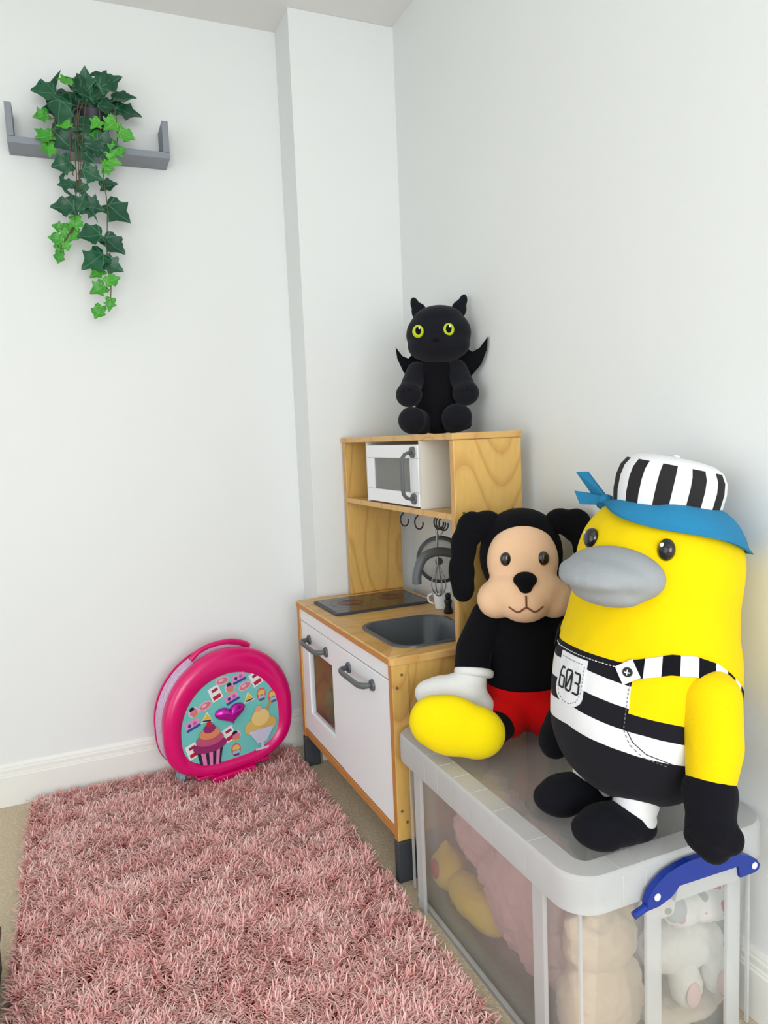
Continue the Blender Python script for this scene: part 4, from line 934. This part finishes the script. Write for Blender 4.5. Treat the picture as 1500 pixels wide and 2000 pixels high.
blob('face', [((0, -.028, .400), (.080, .056, .086)), ((0, -.055, .335), (.090, .06, .055)), ((-.060, -.045, .318), (.044, .05, .044)), ((.064, -.045, .318), (.044, .05, .044)), ((0, -.066, .318), (.06, .06, .048))], P_PEA, PU, .006, 7)
blob('nose', [((0, -.105, .372), (.026, .02, .018)), ((0, -.108, .358), (.016, .016, .016))], P_BLK, PU, .004, 4)
for x in (-.038, .042): MB().ell((x, -.074, .412), (.0125, .008, .0155)).build('eye', plain('puppy_bead', (18, 16, 16), .15, .02, 20, coat=.5), PU, smooth=True)
MB().tube([(-.036, -.1125, .316), (-.018, -.1215, .306), (0, -.1255, .316), (.018, -.1215, .306), (.036, -.1125, .316)], .002, 8).tube([(0, -.1255, .316), (0, -.1235, .342)], .002, 8).build('mouth_stitch', plain('brown_thread', (120, 70, 50), .8), PU, smooth=True)
# folded floppy ears
for sx, ox_ in ((-1, 0.0), (1, .012)):
    e_ = [((sx * .076 + ox_, .012, .482), (.036, .028, .030)), ((sx * .110 + ox_, .002, .472), (.036, .023, .040)), ((sx * .130 + ox_, -.006, .430), (.031, .020, .050)), ((sx * .136 + ox_, -.012, .375), (.032, .018, .050)), ((sx * .134 + ox_, -.012, .338), (.028, .017, .036))]
    blob('ear', e_, P_BLK, PU, .006, 6)
# arms, mittens
blob('arm', chain((-.075, -.005, .265), (-.112, -.03, .20), .045, .043) + chain((-.112, -.03, .20), (-.118, -.055, .165), .043, .040), P_BLK, PU, .006, 8)
MB().lathe([(.036, 0), (.043, .003), (.0445, .010), (.043, .017), (.037, .020)], (0, 0, 0), 28).build('cuff', P_MIT, PU, smooth=True).matrix_local = Matrix.Translation((-.1155, -.062, .145)) @ Vector((.10, .35, .9)).to_track_quat('Z', 'Y').to_matrix().to_4x4()
blob('mitten', [((-.122, -.068, .142), (.038, .036, .03)), ((-.145, -.075, .105), (.062, .045, .055)), ((-.178, -.075, .115), (.062, .04, .038)), ((-.215, -.072, .112), (.034, .032, .030)), ((-.118, -.075, .075), (.05, .042, .05))], P_MIT, PU, .006, 8)
blob('arm', chain((.075, -.005, .265), (.115, -.01, .19), .045, .040), P_BLK, PU, .006, 8)
blob('mitten', [((.125, -.012, .15), (.038, .036, .035)), ((.135, -.02, .105), (.045, .042, .055))], P_MIT, PU, .006, 8)
# legs and boots, soles towards the viewer
blob('leg', chain((-.05, -.07, .045), (-.085, -.15, .05), .036, .034), P_BLK, PU, .006, 8)
blob('boot', [((-.165, -.185, .082), (.085, .040, .066), (0, rad(14), 0)), ((-.115, -.185, .068), (.065, .040, .058), (0, rad(10), 0)), ((-.195, -.185, .090), (.058, .038, .058), (0, rad(16), 0))], P_YB, PU, .006, 8)
blob('leg', chain((.05, -.07, .045), (.075, -.12, .045), .036, .034), P_BLK, PU, .006, 8)
blob('boot', [((.105, -.150, .058), (.058, .042, .056))], P_YB, PU, .006, 8)

# ------------------------------------------------------------------ black plush bat on top of the kitchen
BT = empty('plush_bat', (-.104, -.087, 1.0787), rad(-30), 0, label='black plush bat with small wings and yellow-green eyes on top of the kitchen', cat='soft toy')
BT.scale = (.94, .94, .94)
P_BT = plush('bat_black', (24, 24, 31), .08, .1); P_BTD = plush('bat_wing_black', (14, 14, 19), .03)
blob('body', [((.008, .0, .10), (.072, .062, .10)), ((.008, .0, .17), (.062, .055, .06)), ((.006, .0, .035), (.07, .06, .036))], P_BTD, BT, .005, 6)
blob('head', [((.016, -.01, .295), (.098, .078, .078)), ((.016, -.02, .262), (.094, .075, .055)), ((.016, -.01, .33), (.080, .068, .050))], P_BT, BT, .005, 8)
for x, tilt in ((-.040, -.25), (.078, .3)):
    blob('ear', [((x, .005, .365), (.024, .014, .03), (0, tilt, 0)), ((x + .012 * (1 if x > 0 else -1), .005, .386), (.014, .011, .026), (0, tilt, 0))], P_BT, BT, .004, 4)
P_EYE = plain('lime_eye', (196, 210, 20), .3, .03, 20)
for x in (-.040, .048):
    y = -.078 if x < 0 else -.080
    MB().ell((x, y, .297), (.017, .010, .019)).build('eye', P_EYE, BT, smooth=True)
    MB().ell((x + .001, y - .007, .298), (.009, .005, .012)).build('pupil', P_BTD, BT, smooth=True)
    MB().ell((x + .005, y - .0115, .305), (.003, .002, .0035)).build('eye_highlight', M_PATCH, BT, smooth=True)
MB().ell((.012, -.096, .268), (.010, .006, .007)).build('nose', P_BTD, BT, smooth=True)
blob('arm', chain((-.052, -.01, .185), (-.070, -.05, .14), .034, .032) + [((-.074, -.070, .118), (.040, .036, .038))], P_BT, BT, .005, 6)
blob('arm', chain((.066, -.01, .185), (.086, -.05, .14), .034, .032) + [((.092, -.070, .114), (.040, .036, .037))], P_BT, BT, .005, 6)
blob('leg', chain((-.04, -.03, .035), (-.066, -.06, .042), .036, .040, 4) + [((-.068, -.072, .042), (.042, .036, .041))], P_BT, BT, .005, 6)
blob('leg', chain((.05, -.03, .035), (.062, -.06, .042), .036, .040, 4) + [((.064, -.072, .044), (.046, .036, .043))], P_BT, BT, .005, 6)
for x, z in ((-.088, .128), (-.073, .131), (-.060, .127), (.082, .122), (.097, .124), (.110, .118)):
    MB().ell((x, -.104, z), (.0035, .004, .003)).build('claw', P_BTD, BT, smooth=True)
def wing(sgn, tipx, tipz, fwd):
    # scalloped bat wing: outline from shoulder to tip and back along three points
    pts = [(.040, .222), (tipx * .50, tipz - .004), (tipx * .70, tipz - .030), (tipx * .84, tipz - .022), (tipx, tipz + .006), (tipx - .004, tipz - .030), (tipx - .020, tipz - .068), (tipx * .66, tipz - .100), (.055, .140)]
    b = MB(); N_ = 9
    a1, a2 = [], []
    for x, z in pts:
        y = .035 - fwd * max(0, (x - .05)) / .1
        a1.append(b.bm.verts.new((sgn * x + .008, y - .005, z))); a2.append(b.bm.verts.new((sgn * x + .008, y + .005, z)))
    b.bm.faces.new(a1); b.bm.faces.new(a2[::-1]); k_ = len(pts)
    for i in range(k_): b.bm.faces.new((a1[i], a2[i], a2[(i + 1) % k_], a1[(i + 1) % k_]))
    return b.build('wing', P_BTD, BT)
wing(-1, .125, .262, .02); wing(1, .152, .266, .100)
blob('tail', chain((.04, .04, .03), (.088, .010, .028), .026, .02, 5), P_BTD, BT, .005, 5)

bake_blobs()
